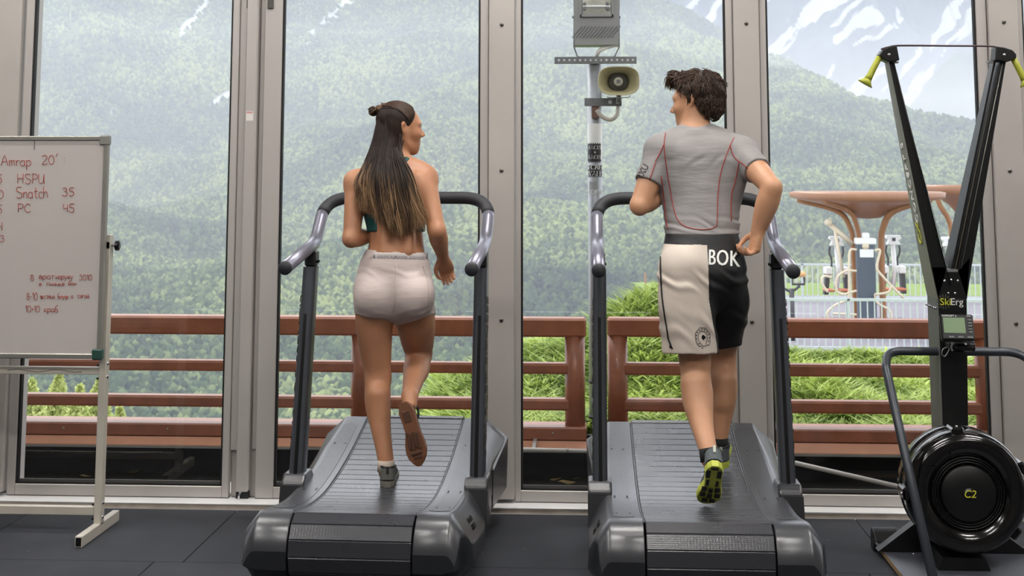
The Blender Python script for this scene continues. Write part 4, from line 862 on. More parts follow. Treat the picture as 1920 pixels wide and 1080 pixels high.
def stand_side(xc,s):
    MB().span(xc-.0165,xc+.0165,YS,YS+.05,.04,at(200,440,YS).z,.003).build('upright',M_STEEL,WB)
    ft=MB().span(xc-.0165,xc+.0165,5.985,6.46,.002,.05,.002).build('foot_bar',M_STEEL,WB)
    for y in (5.984,6.4605): MB().span(xc-.012,xc+.012,y-.0008,y+.0008,.008,.044).build('tube_mouth',M_INK,ft)
    kx=xc+s*.0165; kz=at(215,461,YS).z; kb=MB().tube([(kx,YS+.025,kz),(kx+s*.03,YS+.025,kz)],.005,10).build('knob_stem',M_CHROME,WB)
    MB().lathe([(0,.0),(.017,.0),(.024,.004),(.024,.018),(.014,.022),(0,.022)],(kx+s*.016,YS+.025,kz),(s,0,0),14,False).build('tilt_knob',M_INK,WB)
    for py in (683,708,945,972): 
        z=at(190,py,YS).z; MB().lathe([(0,.006),(.006,.005),(.0085,0)],(xc+.0165,YS+.025,z),(1,0,0),10).build('stand_bolt',M_CHROME,WB); MB().lathe([(0,.012),(.005,.012),(.006,0)],(xc-.0165,YS+.012,z-.006),(-1,0,0),8).build('stand_nut',M_INK,WB)
xs_=-2.235; stand_side(xs_,1); stand_side(xl_-.035,-1)
for a,b in ((689,703),(951,967)): MB().span(xl_-.02,xs_-.016,YS+.008,YS+.04,at(150,b,YS).z,at(150,a,YS).z,.002).build('cross_bar',M_STEEL,WB)
MB().box(((xr_+xs_)/2,YS+.01,at(200,460,YS).z),(abs(xs_-xr_)+.02,.02,.03)).build('pivot_plate',M_STEEL,WB)
MB().tube(crspline([(xs_-.45+.05*k,YS+.007,at(150,696,YS).z+.006*math.sin(k*1.7)) for k in range(8)],4),.0012,5).build('scribble',pm('grey_scrawl',(90,88,84),.7),WB)
MB().span(at(64.5,263,YB).x,at(65.8,263,YB).x,YB-.002,YB,at(65,281,YB).z,at(65,262,YB).z).build('smudge_line',pm('grey_scrawl',(90,88,84),.7),board)
# stroke alphabet (unit height, y up)
ARC=lambda cx,cy,rx,ry,a0,a1,n=9:[(cx+rx*math.cos(math.radians(a0+(a1-a0)*i/n)),cy+ry*math.sin(math.radians(a0+(a1-a0)*i/n))) for i in range(n+1)]
G={'A':([[(0,0),(.32,1),(.6,0)],[(.1,.38),(.52,.4)]],.7),'m':([[(0,.55),(.05,0)],[(.04,.4),(.2,.55),(.26,0)],[(.25,.4),(.42,.55),(.5,0)]],.62),'r':([[(0,.55),(.06,0)],[(.05,.35),(.18,.52),(.32,.5)]],.38),
'a':([ARC(.2,.26,.2,.26,40,330),[(.38,.5),(.4,.05),(.48,.0)]],.55),'p':([[(0,.55),(.02,-.4)],ARC(.2,.27,.2,.26,150,-150)],.5),'2':([ARC(.25,.75,.25,.25,160,-30)+[(.0,.0),(.55,.02)]],.68),'0':([ARC(.27,.5,.27,.5,80,440,14)],.68),
"'":([[(.1,1.3),(.0,1.0)]],.25),':':([[(.1,.62),(.12,.56)],[(.1,.2),(.12,.14)]],.3),'H':([[(0,1),(.02,0)],[(.52,1),(.5,0)],[(0,.5),(.52,.53)]],.68),'S':([ARC(.3,.77,.26,.23,40,250,8)+ARC(.28,.25,.27,.27,80,-150,9)],.66),
'P':([[(.05,0),(.08,1)],[(0,1)]+ARC(.2,.73,.32,.27,90,-90,8)+[(.06,.44)]],.62),'U':([[(0,1),(.02,.2),(.2,.02),(.42,.15),(.5,1),(.52,.0)]],.68),'n':([[(0,.55),(.04,0)],[(.04,.35),(.2,.55),(.34,.45),(.36,0)]],.48),'t':([[(.15,.9),(.14,.1),(.3,.02)],[(0,.55),(.34,.6)]],.42),
'c':([ARC(.22,.27,.2,.27,50,310)],.46),'h':([[(0,1),(.02,0)],[(.02,.35),(.2,.55),(.36,.42),(.38,0)]],.52),'3':([ARC(.22,.76,.22,.24,150,-80,8)+ARC(.22,.26,.27,.27,85,-150,9)],.64),'5':([[(.5,1),(.1,.98),(.06,.58)]+ARC(.22,.3,.26,.3,100,-150,9)],.66),
'D':([[(.06,1),(.06,0)],[(0,1)]+ARC(.1,.5,.45,.5,90,-90,9)+[(0,0)]],.68),'C':([ARC(.32,.5,.3,.5,50,310,10)],.66),'4':([[(.05,1),(.0,.45),(.45,.5)],[(.42,.95),(.4,0)]],.6),'8':([ARC(.24,.25,.24,.25,90,450,12),ARC(.24,.75,.2,.25,-90,270,12)],.6),'1':([[(.0,.75),(.2,1),(.18,0)]],.35),
'-':([[(0,.45),(.3,.47)]],.42),'+':([[(0,.45),(.36,.47)],[(.18,.65),(.18,.25)]],.46),'в':([ARC(.2,.15,.2,.15,90,-230,9)+ARC(.18,.42,.14,.13,-80,200,8)],.46),'р':([[(0,.5),(.02,-.35)],ARC(.2,.25,.2,.25,150,-150)],.48),'т':([[(.16,.5),(.16,0)],[(0,.52),(.36,.52)]],.44),'н':([[(0,.5),(0,0)],[(.34,.5),(.34,0)],[(0,.25),(.34,.25)]],.46),
'у':([[(0,.5),(.18,.08)],[(.36,.5),(.1,-.35)]],.44),'ж':([[(0,.5),(.5,0)],[(0,0),(.5,.5)],[(.25,.5),(.25,0)]],.6),'п':([[(0,0),(0,.5),(.34,.5),(.34,0)]],.46),'л':([[(0,0),(.16,.5),(.34,0)]],.44),'и':([[(0,.5),(0,0),(.34,.5),(.34,0)]],.46),'к':([[(0,.5),(0,0)],[(.32,.5),(.02,.25),(.34,0)]],.44),'е':([[(.02,.25),(.38,.28)]+ARC(.2,.26,.19,.25,10,310,9)],.46),
'б':([ARC(.2,.22,.2,.22,90,450,10),[(.02,.3),(.1,.85),(.4,1)]],.5),'о':([ARC(.2,.25,.2,.25,90,450,10)],.48),'э':([ARC(.18,.25,.2,.25,150,-150,9),[(.12,.25),(.38,.25)]],.46),'с':([ARC(.22,.25,.2,.25,50,310)],.46),'з':([ARC(.16,.38,.15,.13,140,-90,6)+ARC(.16,.13,.17,.14,90,-140,6)],.4),'г':([[(0,0),(0,.5),(.3,.5)]],.36),'я':([[(.36,0),(.36,.5)],ARC(.22,.36,.18,.14,60,300,6),[(.2,.22),(0,0)]],.46),'й':([[(0,.5),(0,0),(.34,.5),(.34,0)],[(.05,.68),(.3,.68)]],.46),
'а':([ARC(.2,.25,.2,.25,40,330),[(.38,.5),(.4,.0)]],.5),'.':([[(.05,.05),(.08,.02)]],.2),' ':([],.4)}
def write(body,x0,x1,base,h):
    tot=sum(G[ch][1] for ch in body); sx=(x1-x0)/tot; out=MB(); x=x0
    for ch in body:
        st,w=G[ch]
        for pl in st:
            pts=[at(x+u*sx,base-v*h+random.uniform(-.4,.4),YB-.0012) for u,v in pl]
            if len(pts)>1: out.tube(crspline([tuple(q) for q in pts],3) if len(pts)>2 else pts,.0011 if h<15 else .0014,5)
        x+=w*sx
    out.build('handwriting',M_MARK,board)
write('Amrap',2,60,311,20); write('20',79,104,308,17); write("'",105,112,311,18); write(':',118,126,306,16); write('HSPU',33,86,344,18); write('5',-4,6,343,16); write('0',-5,9,372,16); write('Snatch',30,92,371,21); write('35',117,142,367,15); write('PC',33,60,398,16); write('45',119,142,398,16)
write('5',-4,6,400,16); write('4',-3,7,432,16); write('3',0,10,453,12); write('.',40,46,412,10); write('8',57,65,526,11); write('врат',73,103,523,12); write('наружу',105,137,523,12); write('3010',149,174,525,10); write('в',73,79,536,9); write('плинке',88,122,536,10); write('бои',128,144,535,9)
write('8-10',50,72,562,13); write('экстенз',75,103,560,11); write('боуэр',108,129,560,10); write('с',133,139,559,9); write('тягой',145,168,559,11); write('10+10',48,76,585,12); write('краб',83,110,585,13)
rebase(WB,(xs_-.6,6.2,0))
# ---------------------------------------------------------------- outdoor gym terrace beyond the bank
M_COURT=pm('court_surface',(124,120,128),.9,var=.06,vscale=1.2); M_KERB=pm('pale_kerb',(196,194,196),.8); M_FENCE=pm('pale_fence_steel',(198,204,206),.5,.2); M_WOODB=pm('glulam_brown',(150,104,68),.5,var=.08,vscale=5); M_CANO=pm('canopy_terracotta',(142,100,74),.42,var=.05,vscale=2)
M_CREAM=pm('cream_tube',(214,200,176),.5); M_SLATE=pm('slate_blue_panel',(84,92,104),.55); M_WHITEP=pm('white_plastic',(232,232,230),.4); M_DKGR=pm('dark_grey_steel',(74,74,78),.5,.2); M_CANG=pm('canopy_pale_top',(206,196,188),.5)
ZC=-1.42
cw=MB().span(2.2,16,23.6,36,-3,ZC).build('court',M_COURT,label='grey violet sports court beyond the grass bank',cat='court',kind='structure'); MB().span(2.2,16,23.45,23.6,-3,ZC+.05).build('kerb',M_KERB,cw)
raw('meadow_strip',[(2,36,ZC-.05),(18,36,ZC-.05),(18,60,ZC-1.5),(2,60,ZC-1.5)],[(0,1,2,3)],ground_mat('meadow_far',(104,122,72),(134,150,96),1.),label='green strip of grass past the far fence',cat='ground',kind='structure')
def fence(label,Y,ztop,x0,x1,n):
    t=empty('picket_fence',label,'fence',((x0+x1)/2,Y,ZC)); xm=(x0+x1)/2; L=x1-x0
    MB().box((0,0,ztop-ZC),(L,.05,.045)).build('fence_rail',M_FENCE,t); MB().box((0,0,.12),(L,.04,.035)).build('fence_rail',M_FENCE,t)
    me=MB().box((0,0,(ztop-ZC)/2+.05),(.02,.02,ztop-ZC-.1)).mesh('picket'); me.materials.append(M_FENCE)
    for k in range(n+1): share(me,'picket',t,(-L/2+L*k/n,0,0))
    pm_=MB().box((0,0,(ztop-ZC)/2),(.05,.05,ztop-ZC+.05)).mesh('fence_post'); pm_.materials.append(M_FENCE)
    for k in range(int(L/2)+1): share(pm_,'fence_post',t,(-L/2+2*k,0,0))
fence('nearer pale steel fence in front of the outdoor gym',24.0,at(1600,562,24).z,2.6,10.2,62); fence('farther pale steel fence behind the outdoor gym',34.0,at(1600,496,34).z,3.4,14,80)
def Q(px,py,Y=28.): return at(px,py,Y)
# mushroom canopy: shell, bent ribs, info panel
def canopy(px,pw,pytop,Y,label,ribs=True):
    c=Q(px,pytop,Y); R_=abs(Q(px+pw,pytop,Y).x-c.x); t=empty('canopy',label,'shelter'); n=40; sc=Y/28
    def ring(r,z,k=0): return [(c.x+r*math.cos(2*math.pi*j/n)*(1),Y+r*.8*math.sin(2*math.pi*j/n),c.z+z*sc+k*.10*sc*math.cos(4*math.pi*j/n)) for j in range(n)]
    rs=[ring(.02,-.02),ring(R_*.6,-.03),ring(R_*.93,-.02),ring(R_,-.07,.3),ring(R_*.985,-.17,.3),ring(R_*.85,-.22,.2),ring(R_*.55,-.30),ring(R_*.32,-.42),ring(R_*.16,-.56),ring(.02,-.58)]
    V=[p for r in rs for p in r]; f=[(i*n+j,i*n+(j+1)%n,(i+1)*n+(j+1)%n,(i+1)*n+j) for i in range(9) for j in range(n)]; MB().add(V,f,True).build('roof_shell',M_CANO,t)
    for a in (math.pi*.08,math.pi*.92,math.pi*1.25,math.pi*1.75) if ribs else (math.pi*1.2,):
        d=Vector((math.cos(a),.8*math.sin(a),0)); o=Vector((c.x,Y,0)); z=c.z
        pts=[o+d*.30*sc+Vector((0,0,ZC)),o+d*.30*sc+Vector((0,0,z-1.2*sc)),o+d*.36*sc+Vector((0,0,z-.75*sc)),o+d*.62*sc+Vector((0,0,z-.42*sc)),o+d*R_*.9+Vector((0,0,z-.2*sc))]
        MB().tube(crspline([tuple(p) for p in pts],8),.055*sc,8,ry=.045*sc,side=d).build('bent_rib',M_WOODB,t)
    return rebase(t,(c.x,Y,ZC))
canopy(1625,146,357,28.,'brown mushroom shaped canopy over the outdoor gym'); canopy(1800,72,345,31.,'second brown canopy half hidden by the ski machine',False)
# central station
def station():
    t=empty('gym_station','slate panel gym station with cream bent bars under the canopy','exercise machine'); Y=27.3; q=lambda x,y,d=0: at(x,y,Y+d)
    MB().span(q(1606,500).x,q(1640,500).x,Y-.1,Y+.1,ZC,q(1620,455).z,.02).build('panel',M_SLATE,t)
    MB().span(q(1603,450).x,q(1641,450).x,Y-.12,Y+.12,q(1620,458).z,q(1620,446).z,.02).build('cap',M_WHITEP,t); MB().lathe([(0,-.125),(.06,-.12),(.07,-.1)],q(1621,461),(0,1,0),16).build('badge',M_CREAM,t)
    MB().span(q(1610,475).x,q(1636,475).x,Y-.11,Y-.1,q(1620,482).z,q(1620,467).z).build('notice',M_WHITEP,t); MB().span(q(1617,440).x,q(1629,440).x,Y-.08,Y+.08,q(1620,447).z,q(1620,436).z,.02).build('lamp_box',M_WHITEP,t)
    bars=[[(1606,468),(1594,470),(1592,500),(1592,560),(1588,590)],[(1640,470),(1650,470),(1644,500),(1652,515),(1695,560)],[(1606,545),(1578,552),(1568,540),(1570,520),(1586,508),(1606,508)],[(1640,552),(1665,548),(1672,535)],[(1600,560),(1570,570),(1552,585),(1554,600)],[(1606,590),(1560,588)],[(1640,552),(1645,568),(1668,582),(1672,600)],[(1560,520),(1545,518),(1541,530),(1552,548)]]
    for k,b in enumerate(bars): MB().tube([tuple(v) for v in crspline([tuple(q(x,y,-.25 if k%2 else -.15)) for x,y in b],5)],.024,8).build('bent_bar',M_CREAM,t)
    MB().tube([q(1550,415,.2),q(1598,458,.2)],.05,8).build('lat_arm',M_CREAM,t); MB().tube([q(1565,430,.2),q(1582,520,.2)],.032,8).build('lat_arm',M_CREAM,t); MB().lathe([(0,-.06),(.07,-.05),(.07,.05),(0,.06)],q(1553,417,.15),(0,1,0),14).build('pulley',M_CREAM,t)
    return rebase(t,(q(1623,600).x,Y,ZC))
station()
def stepper(px,py,label,dx=0):
    Y=29.5; t=empty('outdoor_stepper',label,'exercise machine',group='white headed steppers on the terrace'); q=lambda x,y,d=0: at(px+x,py+y,Y+d)
    h=MB().prism([(q(-13,-9).x,q(0,-9).z),(q(13,-9).x,q(0,-9).z),(q(15,-3).x,q(0,-3).z),(q(9,0).x,q(0,0).z),(q(14,8).x,q(0,8).z),(q(-12,8).x,q(0,8).z),(q(-8,0).x,q(0,0).z),(q(-14,-4).x,q(0,-4).z)],Y-.06,Y+.06,'xz').build('head_panel',M_WHITEP,t)
    MB().box(q(2,-1,-.065),(.07,.01,.07)).build('display',M_DKGR,h)
    for s in (-1,1): MB().tube([tuple(v) for v in crspline([tuple(q(s*12,10)),tuple(q(s*13,22)),tuple(q(s*9,34)),tuple(q(s*9,48))],5)],.022,6).build('side_handle',M_DKGR,t)
    MB().tube([q(0,8),q(4,55),q(0,90)],.05,8).build('mast',M_WHITEP,t)
    for s in (-1,1): MB().prism([(q(s*16-4,50).x,q(0,50).z),(q(s*16+4,50).x,q(0,50).z),(q(s*20+4,100).x,q(0,100).z),(q(s*20-4,100).x,q(0,100).z)],Y-.1,Y+.1,'xz').build('pedestal',M_DKGR,t)
    for s in (-1,1): MB().span(q(s*16-6,50).x,q(s*16+6,50).x,Y-.14,Y+.14,q(0,62).z,q(0,48).z,.02).build('bearing_box',M_WHITEP,t)
    for s in (-1,1): MB().box(q(s*14,92,-.3),(.2,.4,.05),bev=.02).build('foot_plate',pm('orange_plate',(186,112,84),.6),t)
    MB().span(q(-24,0).x,q(24,0).x,Y-.4,Y+.4,ZC,ZC+.05).build('base_plate',M_DKGR,t)
    return rebase(t,(q(0,0).x,Y,ZC))
stepper(1568,452,'white headed stepper left of the slate panel'); stepper(1674,450,'white headed stepper right of the slate panel'); stepper(1779,453,'white headed stepper seen through the ski machine arms')
def stool():
    Y=26.; t=empty('twist_stool','low twist trainer with a tan seat at the left of the terrace','exercise machine'); q=lambda x,y,d=0: at(x,y,Y+d)
    MB().box(q(1498,514),(.24,.2,.10),bev=.03).build('seat',pm('tan_seat',(206,160,110),.6),t); MB().tube([q(1486,520),q(1486,533),q(1508,533),q(1508,520)],.025,8).build('frame',M_DKGR,t)
    p=q(1484,560); MB().tube([(q(1484,533).x,Y,q(0,533).z),(q(1484,533).x,Y,ZC)],.05,10).build('pillar',M_DKGR,t); MB().tube([tuple(v) for v in crspline([tuple(q(1468,540)),tuple(q(1484,546)),tuple(q(1500,536))],5)],.025,8).build('step_bar',M_DKGR,t)
    return rebase(t,(p.x,Y,ZC))
stool()
mk=at(1210,515,14); MB().tube([(mk.x,14,at(1210,512,14).z),(mk.x,14,bank_z(np.array([mk.x]),np.array([14.]))[0]-.1)],.012,8).build('marker_stake',pm('rusty_stake',(150,120,104),.8),label='thin rusty stake standing in the grass left of the man',cat='stake')
# ---------------------------------------------------------------- people: smooth bodies from blended volumes
def A(px,py,Y): return np.array(at(px,py,Y))
class Vol:
    """a signed distance grid; parts are blended in and a quad surface is drawn off it"""
    def __init__(s,lo,hi,h): s.lo=np.array(lo,float); s.h=h; s.n=np.ceil((np.array(hi)-s.lo)/h).astype(int)+1; s.D=np.full(s.n,.08,np.float32)
    def _blk(s,lo,hi):
        a=np.clip(np.floor((lo-s.lo)/s.h).astype(int),0,s.n-1); b=np.clip(np.ceil((hi-s.lo)/s.h).astype(int)+1,1,s.n); return a,b
    def _pts(s,a,b): return np.meshgrid(*[(s.lo[i]+s.h*np.arange(a[i],b[i])).astype(np.float32) for i in range(3)],indexing='ij',sparse=True)
    def chain(s,pts,rad,k=.02,side=None,ratio=1.,cut=None,sub=False,step=.012):
        """limb through pts with radii; side/ratio widen it along one direction; cut=[(point,normal)] keeps the side the normal points away from"""
        P=[np.array(p,float) for p in pts]; R_=[rad]*len(P) if np.isscalar(rad) else list(rad); RT=[ratio]*len(P) if np.isscalar(ratio) else list(ratio)
        if len(P)>1:
            c=np.array(crspline([np.r_[p,r,q] for p,r,q in zip(P,R_,RT)],max(2,int(max(np.linalg.norm(P[i+1]-P[i]) for i in range(len(P)-1))/step))))
        else: c=np.array([np.r_[P[0],R_[0],RT[0]]])
        m=k+.012+s.h*2; wmax=c[:,3]*np.maximum(1,c[:,4]); lo=(c[:,:3]-wmax[:,None]).min(0)-m; hi=(c[:,:3]+wmax[:,None]).max(0)+m
        a,b=s._blk(lo,hi)
        if (b<=a).any(): return s
        d=np.full(b-a,.08,np.float32); sv=None if side is None else np.array(side,float)/np.linalg.norm(side)
        for q in c:
            w=q[3]*max(1,q[4])+m; a2,b2=s._blk(q[:3]-w,q[:3]+w); a2=np.maximum(a2,a); b2=np.minimum(b2,b)
            if (b2<=a2).any(): continue
            X,Y,Z=s._pts(a2,b2); X=X-q[0]; Y=Y-q[1]; Z=Z-q[2]
            if sv is None: e=np.sqrt(X*X+Y*Y+Z*Z)-q[3]
            else: t=sv[0]*X+sv[1]*Y+sv[2]*Z; e=np.sqrt(np.maximum(X*X+Y*Y+Z*Z-t*t+(t/q[4])**2,0))-q[3]
            i=tuple(slice(a2[j]-a[j],b2[j]-a[j]) for j in range(3)); d[i]=np.minimum(d[i],e)
        if cut:
            X,Y,Z=s._pts(a,b)
            for p,n in cut: n=np.array(n,float)/np.linalg.norm(n); d=np.maximum(d,((X-p[0])*n[0]+(Y-p[1])*n[1]+(Z-p[2])*n[2]).astype(np.float32))
        i=tuple(slice(a[j],b[j]) for j in range(3)); D=s.D[i]
        if sub: s.D[i]=np.maximum(D,-d); return s
        if k>0: hh=np.maximum(k-np.abs(D-d),0)/k; s.D[i]=np.minimum(D,d)-hh*hh*k*.25
        else: s.D[i]=np.minimum(D,d)
        return s
    def ell(s,c,r,fr=None,k=.015):
        """ellipsoid with radii r in the frame fr (rows = axes)"""
        fr=np.eye(3) if fr is None else np.array(fr); r=np.array(r,float); m=k+.012+s.h*2; w=r.max()+m; a,b=s._blk(np.array(c)-w,np.array(c)+w)
        if (b<=a).any(): return s
        X,Y,Z=s._pts(a,b); X=X-c[0];Y=Y-c[1];Z=Z-c[2]
        q=sum(((fr[i][0]*X+fr[i][1]*Y+fr[i][2]*Z)/r[i])**2 for i in range(3)); d=((np.sqrt(q)-1)*r.min()).astype(np.float32)
        i=tuple(slice(a[j],b[j]) for j in range(3)); D=s.D[i]; k=max(k,1e-5); hh=np.maximum(k-np.abs(D-d),0)/k; s.D[i]=np.minimum(D,d)-hh*hh*k*.25; return s
    def wobble(s,amp,f,seed=0,box=None):
        r=np.random.default_rng(seed); X,Y,Z=s._pts(np.zeros(3,int),s.n); t=0
        for _ in range(5): v=r.normal(size=3)*f; t=t+np.sin(X*v[0]+Y*v[1]+Z*v[2]+r.uniform(0,6.28))
        s.D+=(t*amp/5).astype(np.float32); return s
    def crease(s,amp,vec,zc,zw,seed=0,ph=1.5):
        r=np.random.default_rng(seed); X,Y,Z=s._pts(np.zeros(3,int),s.n); m=np.exp(-((Z-zc)/zw)**2); w=X*vec[0]+Y*vec[1]+Z*vec[2]; w=w+ph*np.sin(X*23+1.)+.8*np.sin(X*51+Z*17)
        s.D+=(amp*m*(np.sin(w)+.5*np.sin(w*1.7+2+X*9))).astype(np.float32); return s
    def surf(s):
        D=s.D; S=D<0; c=np.zeros(tuple(np.array(D.shape)-1),np.int8); sl=lambda o:tuple(slice(o[i],o[i]+D.shape[i]-1) for i in range(3)); O8=[(i,j,k) for i in (0,1) for j in (0,1) for k in (0,1)]
        for o in O8: c+=S[sl(o)]
        idx=np.argwhere((c>0)&(c<8)); num=np.full(c.shape,-1,np.int32); num[tuple(idx.T)]=np.arange(len(idx)); acc=np.zeros((len(idx),3)); cnt=np.zeros(len(idx))
        for i,o in enumerate(O8):
            for ax in range(3):
                if o[ax]: continue
                p=list(o); p[ax]=1; da=D[tuple((idx+o).T)]; db=D[tuple((idx+p).T)]; x=(da<0)!=(db<0); t=np.where(x,da/(da-db+1e-12),0); q=np.array(o,float)[None,:].repeat(len(idx),0); q[:,ax]+=t; acc+=q*x[:,None]; cnt+=x
        V=s.lo+(idx+acc/cnt[:,None])*s.h; Fc=[]
        for ax in range(3):
            a=[slice(1,-1)]*3; b=[slice(1,-1)]*3; a[ax]=slice(0,-1); b[ax]=slice(1,None); e=S[tuple(a)]!=S[tuple(b)]; pos=np.argwhere(e); off=np.ones(3,int); off[ax]=0; pos=pos+off
            u,w=[(1,2),(2,0),(0,1)][ax]; du=np.zeros(3,int);du[u]=1; dw=np.zeros(3,int);dw[w]=1
            qd=np.stack([num[tuple((pos-du-dw).T)],num[tuple((pos-dw).T)],num[tuple(pos.T)],num[tuple((pos-du).T)]],1); fl=S[tuple(pos.T)]; qd=np.where(fl[:,None],qd,qd[:,::-1]); Fc.append(qd)
        Fc=np.concatenate(Fc); return V,Fc[(Fc>=0).all(1)]
def relax(V,Fc,it=2,f=.5):
    E=np.concatenate([Fc[:,[0,1]],Fc[:,[1,2]],Fc[:,[2,3]],Fc[:,[3,0]]]); 
    for _ in range(it):
        acc=np.zeros_like(V); n=np.zeros(len(V)); 
        for a,b in ((0,1),(1,0)):
            for j in range(3): acc[:,j]+=np.bincount(E[:,a],V[E[:,b],j],len(V))
            n+=np.bincount(E[:,a],minlength=len(V))
        V=V+(acc/np.maximum(n,1)[:,None]-V)*f
    return V
def shape(name,vol,mat,parent,it=2,**kw): V,Fc=vol.surf(); V=relax(V,Fc,it); return raw(name,V,Fc,mat,parent,True,**kw)

def skin_mat(name,c1,c2):
    m=pm(name,c1,.46,rgb2=c2,vscale=9,bump=.05,bscale=220,spec=.45,detail=5); b=m.node_tree.nodes['Principled BSDF']; b.inputs['Subsurface Weight'].default_value=.12; b.inputs['Subsurface Radius'].default_value=(1,.35,.2); b.inputs['Subsurface Scale'].default_value=.012
    return m
M_SKW=skin_mat('tanned_skin',(174,122,90),(184,132,100)); M_SKM=skin_mat('fair_tanned_skin',(184,136,104),(194,146,114))
M_LIPS=pm('lip_colour',(168,92,84),.4); M_EYEW=pm('eye_white',(225,222,216),.25); M_EYED=pm('iris_dark',(38,28,22),.2); M_BROW=pm('brow_brown',(46,34,28),.7)

def head(vol,c,f,up,fem):
    """face direction f; c at eye level; returns frame rows f,l,u"""
    f=np.array(f,float); f/=np.linalg.norm(f); up=np.array(up,float); up-=f*up.dot(f); up/=np.linalg.norm(up); l=np.cross(up,f); fr=np.array([f,l,up]); g=.94 if fem else 1.
    P=lambda a,b,d: c+(f*a+l*b+up*d)*g
    vol.ell(P(-.018,0,.035),np.array([.098,.076,.083])*g,fr,.01); vol.ell(P(.03,0,.0),np.array([.064,.064,.078])*g,fr,.02)
    vol.chain([P(.03,0,-.03),P(.052,0,-.07),P(.066,0,-.098)],np.array([.056,.044,.024])*g,.02,l,1.12)
    for s in (-1,1):
        vol.chain([P(-.012,s*.058,-.02),P(-.004,s*.052,-.062),P(.035,s*.034,-.09),P(.062,s*.012,-.102)],np.array([.022,.02,.018,.018])*g,.02)   # jaw line
        vol.ell(P(.058,s*.036,-.028),np.array([.030,.026,.024])*g,fr,.018); vol.chain([P(.072,s*.046,.022),P(.082,s*.018,.022)],.011*g,.016)
        vol.chain([P(-.012,s*.074,.012),P(-.022,s*.083,.020),P(-.03,s*.084,.0),P(-.02,s*.080,-.022),P(-.008,s*.073,-.034)],np.array([.008,.009,.009,.008,.007])*g,.004)  # ear rim
        vol.ell(P(-.014,s*.074,-.006),np.array([.016,.007,.024])*g,fr,.004)
    vol.chain([P(.082,0,.020),P(.098,0,-.008),P(.113,0,-.028)],np.array([.009,.010,.0115])*g,.010); 
    for s in (-1,1): vol.ell(P(.099,s*.013,-.034),np.array([.012,.009,.009])*g,fr,.006)
    vol.chain([P(.078,-.02,-.062),P(.090,0,-.058),P(.078,.02,-.062)],.0075*g,.006); vol.chain([P(.076,-.016,-.073),P(.087,0,-.073),P(.076,.016,-.073)],.008*g,.006)
    return fr,P
def face_bits(P,fr,parent,smile):
    for s in (-1,1):
        e=MB().sphere(P(.073,s*.032,.004),.0118,14,10).build('eye',M_EYEW,parent); MB().sphere(P(.0812,s*.0328,.004),.0052,10,8).build('iris',M_EYED,e)
        MB().tube([tuple(P(.074,s*.052,.024)),tuple(P(.0855,s*.036,.029)),tuple(P(.0915,s*.018,.026))],[.0015,.003,.0025],6).build('eyebrow',M_BROW,parent)
        MB().tube([tuple(P(.077,s*.046,.010)),tuple(P(.0855,s*.034,.014)),tuple(P(.082,s*.02,.010))],.0014,5).build('eyelash',M_BROW,parent)
    for d in (-.0605,-.0735): MB().tube([tuple(v) for v in crspline([tuple(P(.0815,-.022,d+.002)),tuple(P(.0955,0,d)),tuple(P(.0815,.022,d+.002))],5)],[.002]+[.0055]*9+[.002],8).build('lip',M_LIPS,parent)

def hand(vol,wrist,d,n,side,curl,length=.17,thumb=1):
    """d: forearm direction, n: palm normal (fingers curl towards it), side: towards the index finger"""
    d=np.array(d,float); d/=np.linalg.norm(d); n=np.array(n,float); n-=d*n.dot(d); n/=np.linalg.norm(n); s=np.array(side,float); s-=d*s.dot(d)+n*s.dot(n); s/=np.linalg.norm(s); L=length/.18
    vol.chain([wrist,wrist+d*.03*L,wrist+d*.075*L],[.020*L,.0225*L,.0215*L],.012,s,[1.25,1.6,1.85])
    for q,(o,ln) in enumerate(((.029,.92),(.010,1.),(-.009,.95),(-.026,.76))):
        b=wrist+d*.078*L+s*o*L; a1=curl*.9; a2=curl*1.9; a3=curl*2.6; u=lambda a:d*math.cos(a)+n*math.sin(a); l1=.042*ln*L; l2=.027*ln*L; l3=.02*ln*L
        p1=b+u(a1)*l1; p2=p1+u(a2)*l2; p3=p2+u(a3)*l3; vol.chain([b-d*.012,b,p1,p2,p3],np.array([.0095,.0098,.0088,.008,.0068])*L,.0035,step=.006)
    b=wrist+d*.022*L+s*.026*L; t1=b+(d*.55+s*.62+n*.55)*.038*L; t2=t1+(d*.85-s*.05*thumb+n*.6)*.03*L; t3=t2+(d*.6-s*.5*thumb+n*.55)*.02*L
    vol.chain([b,t1,t2,t3],np.array([.015,.0115,.0098,.0078])*L,.006,step=.006)

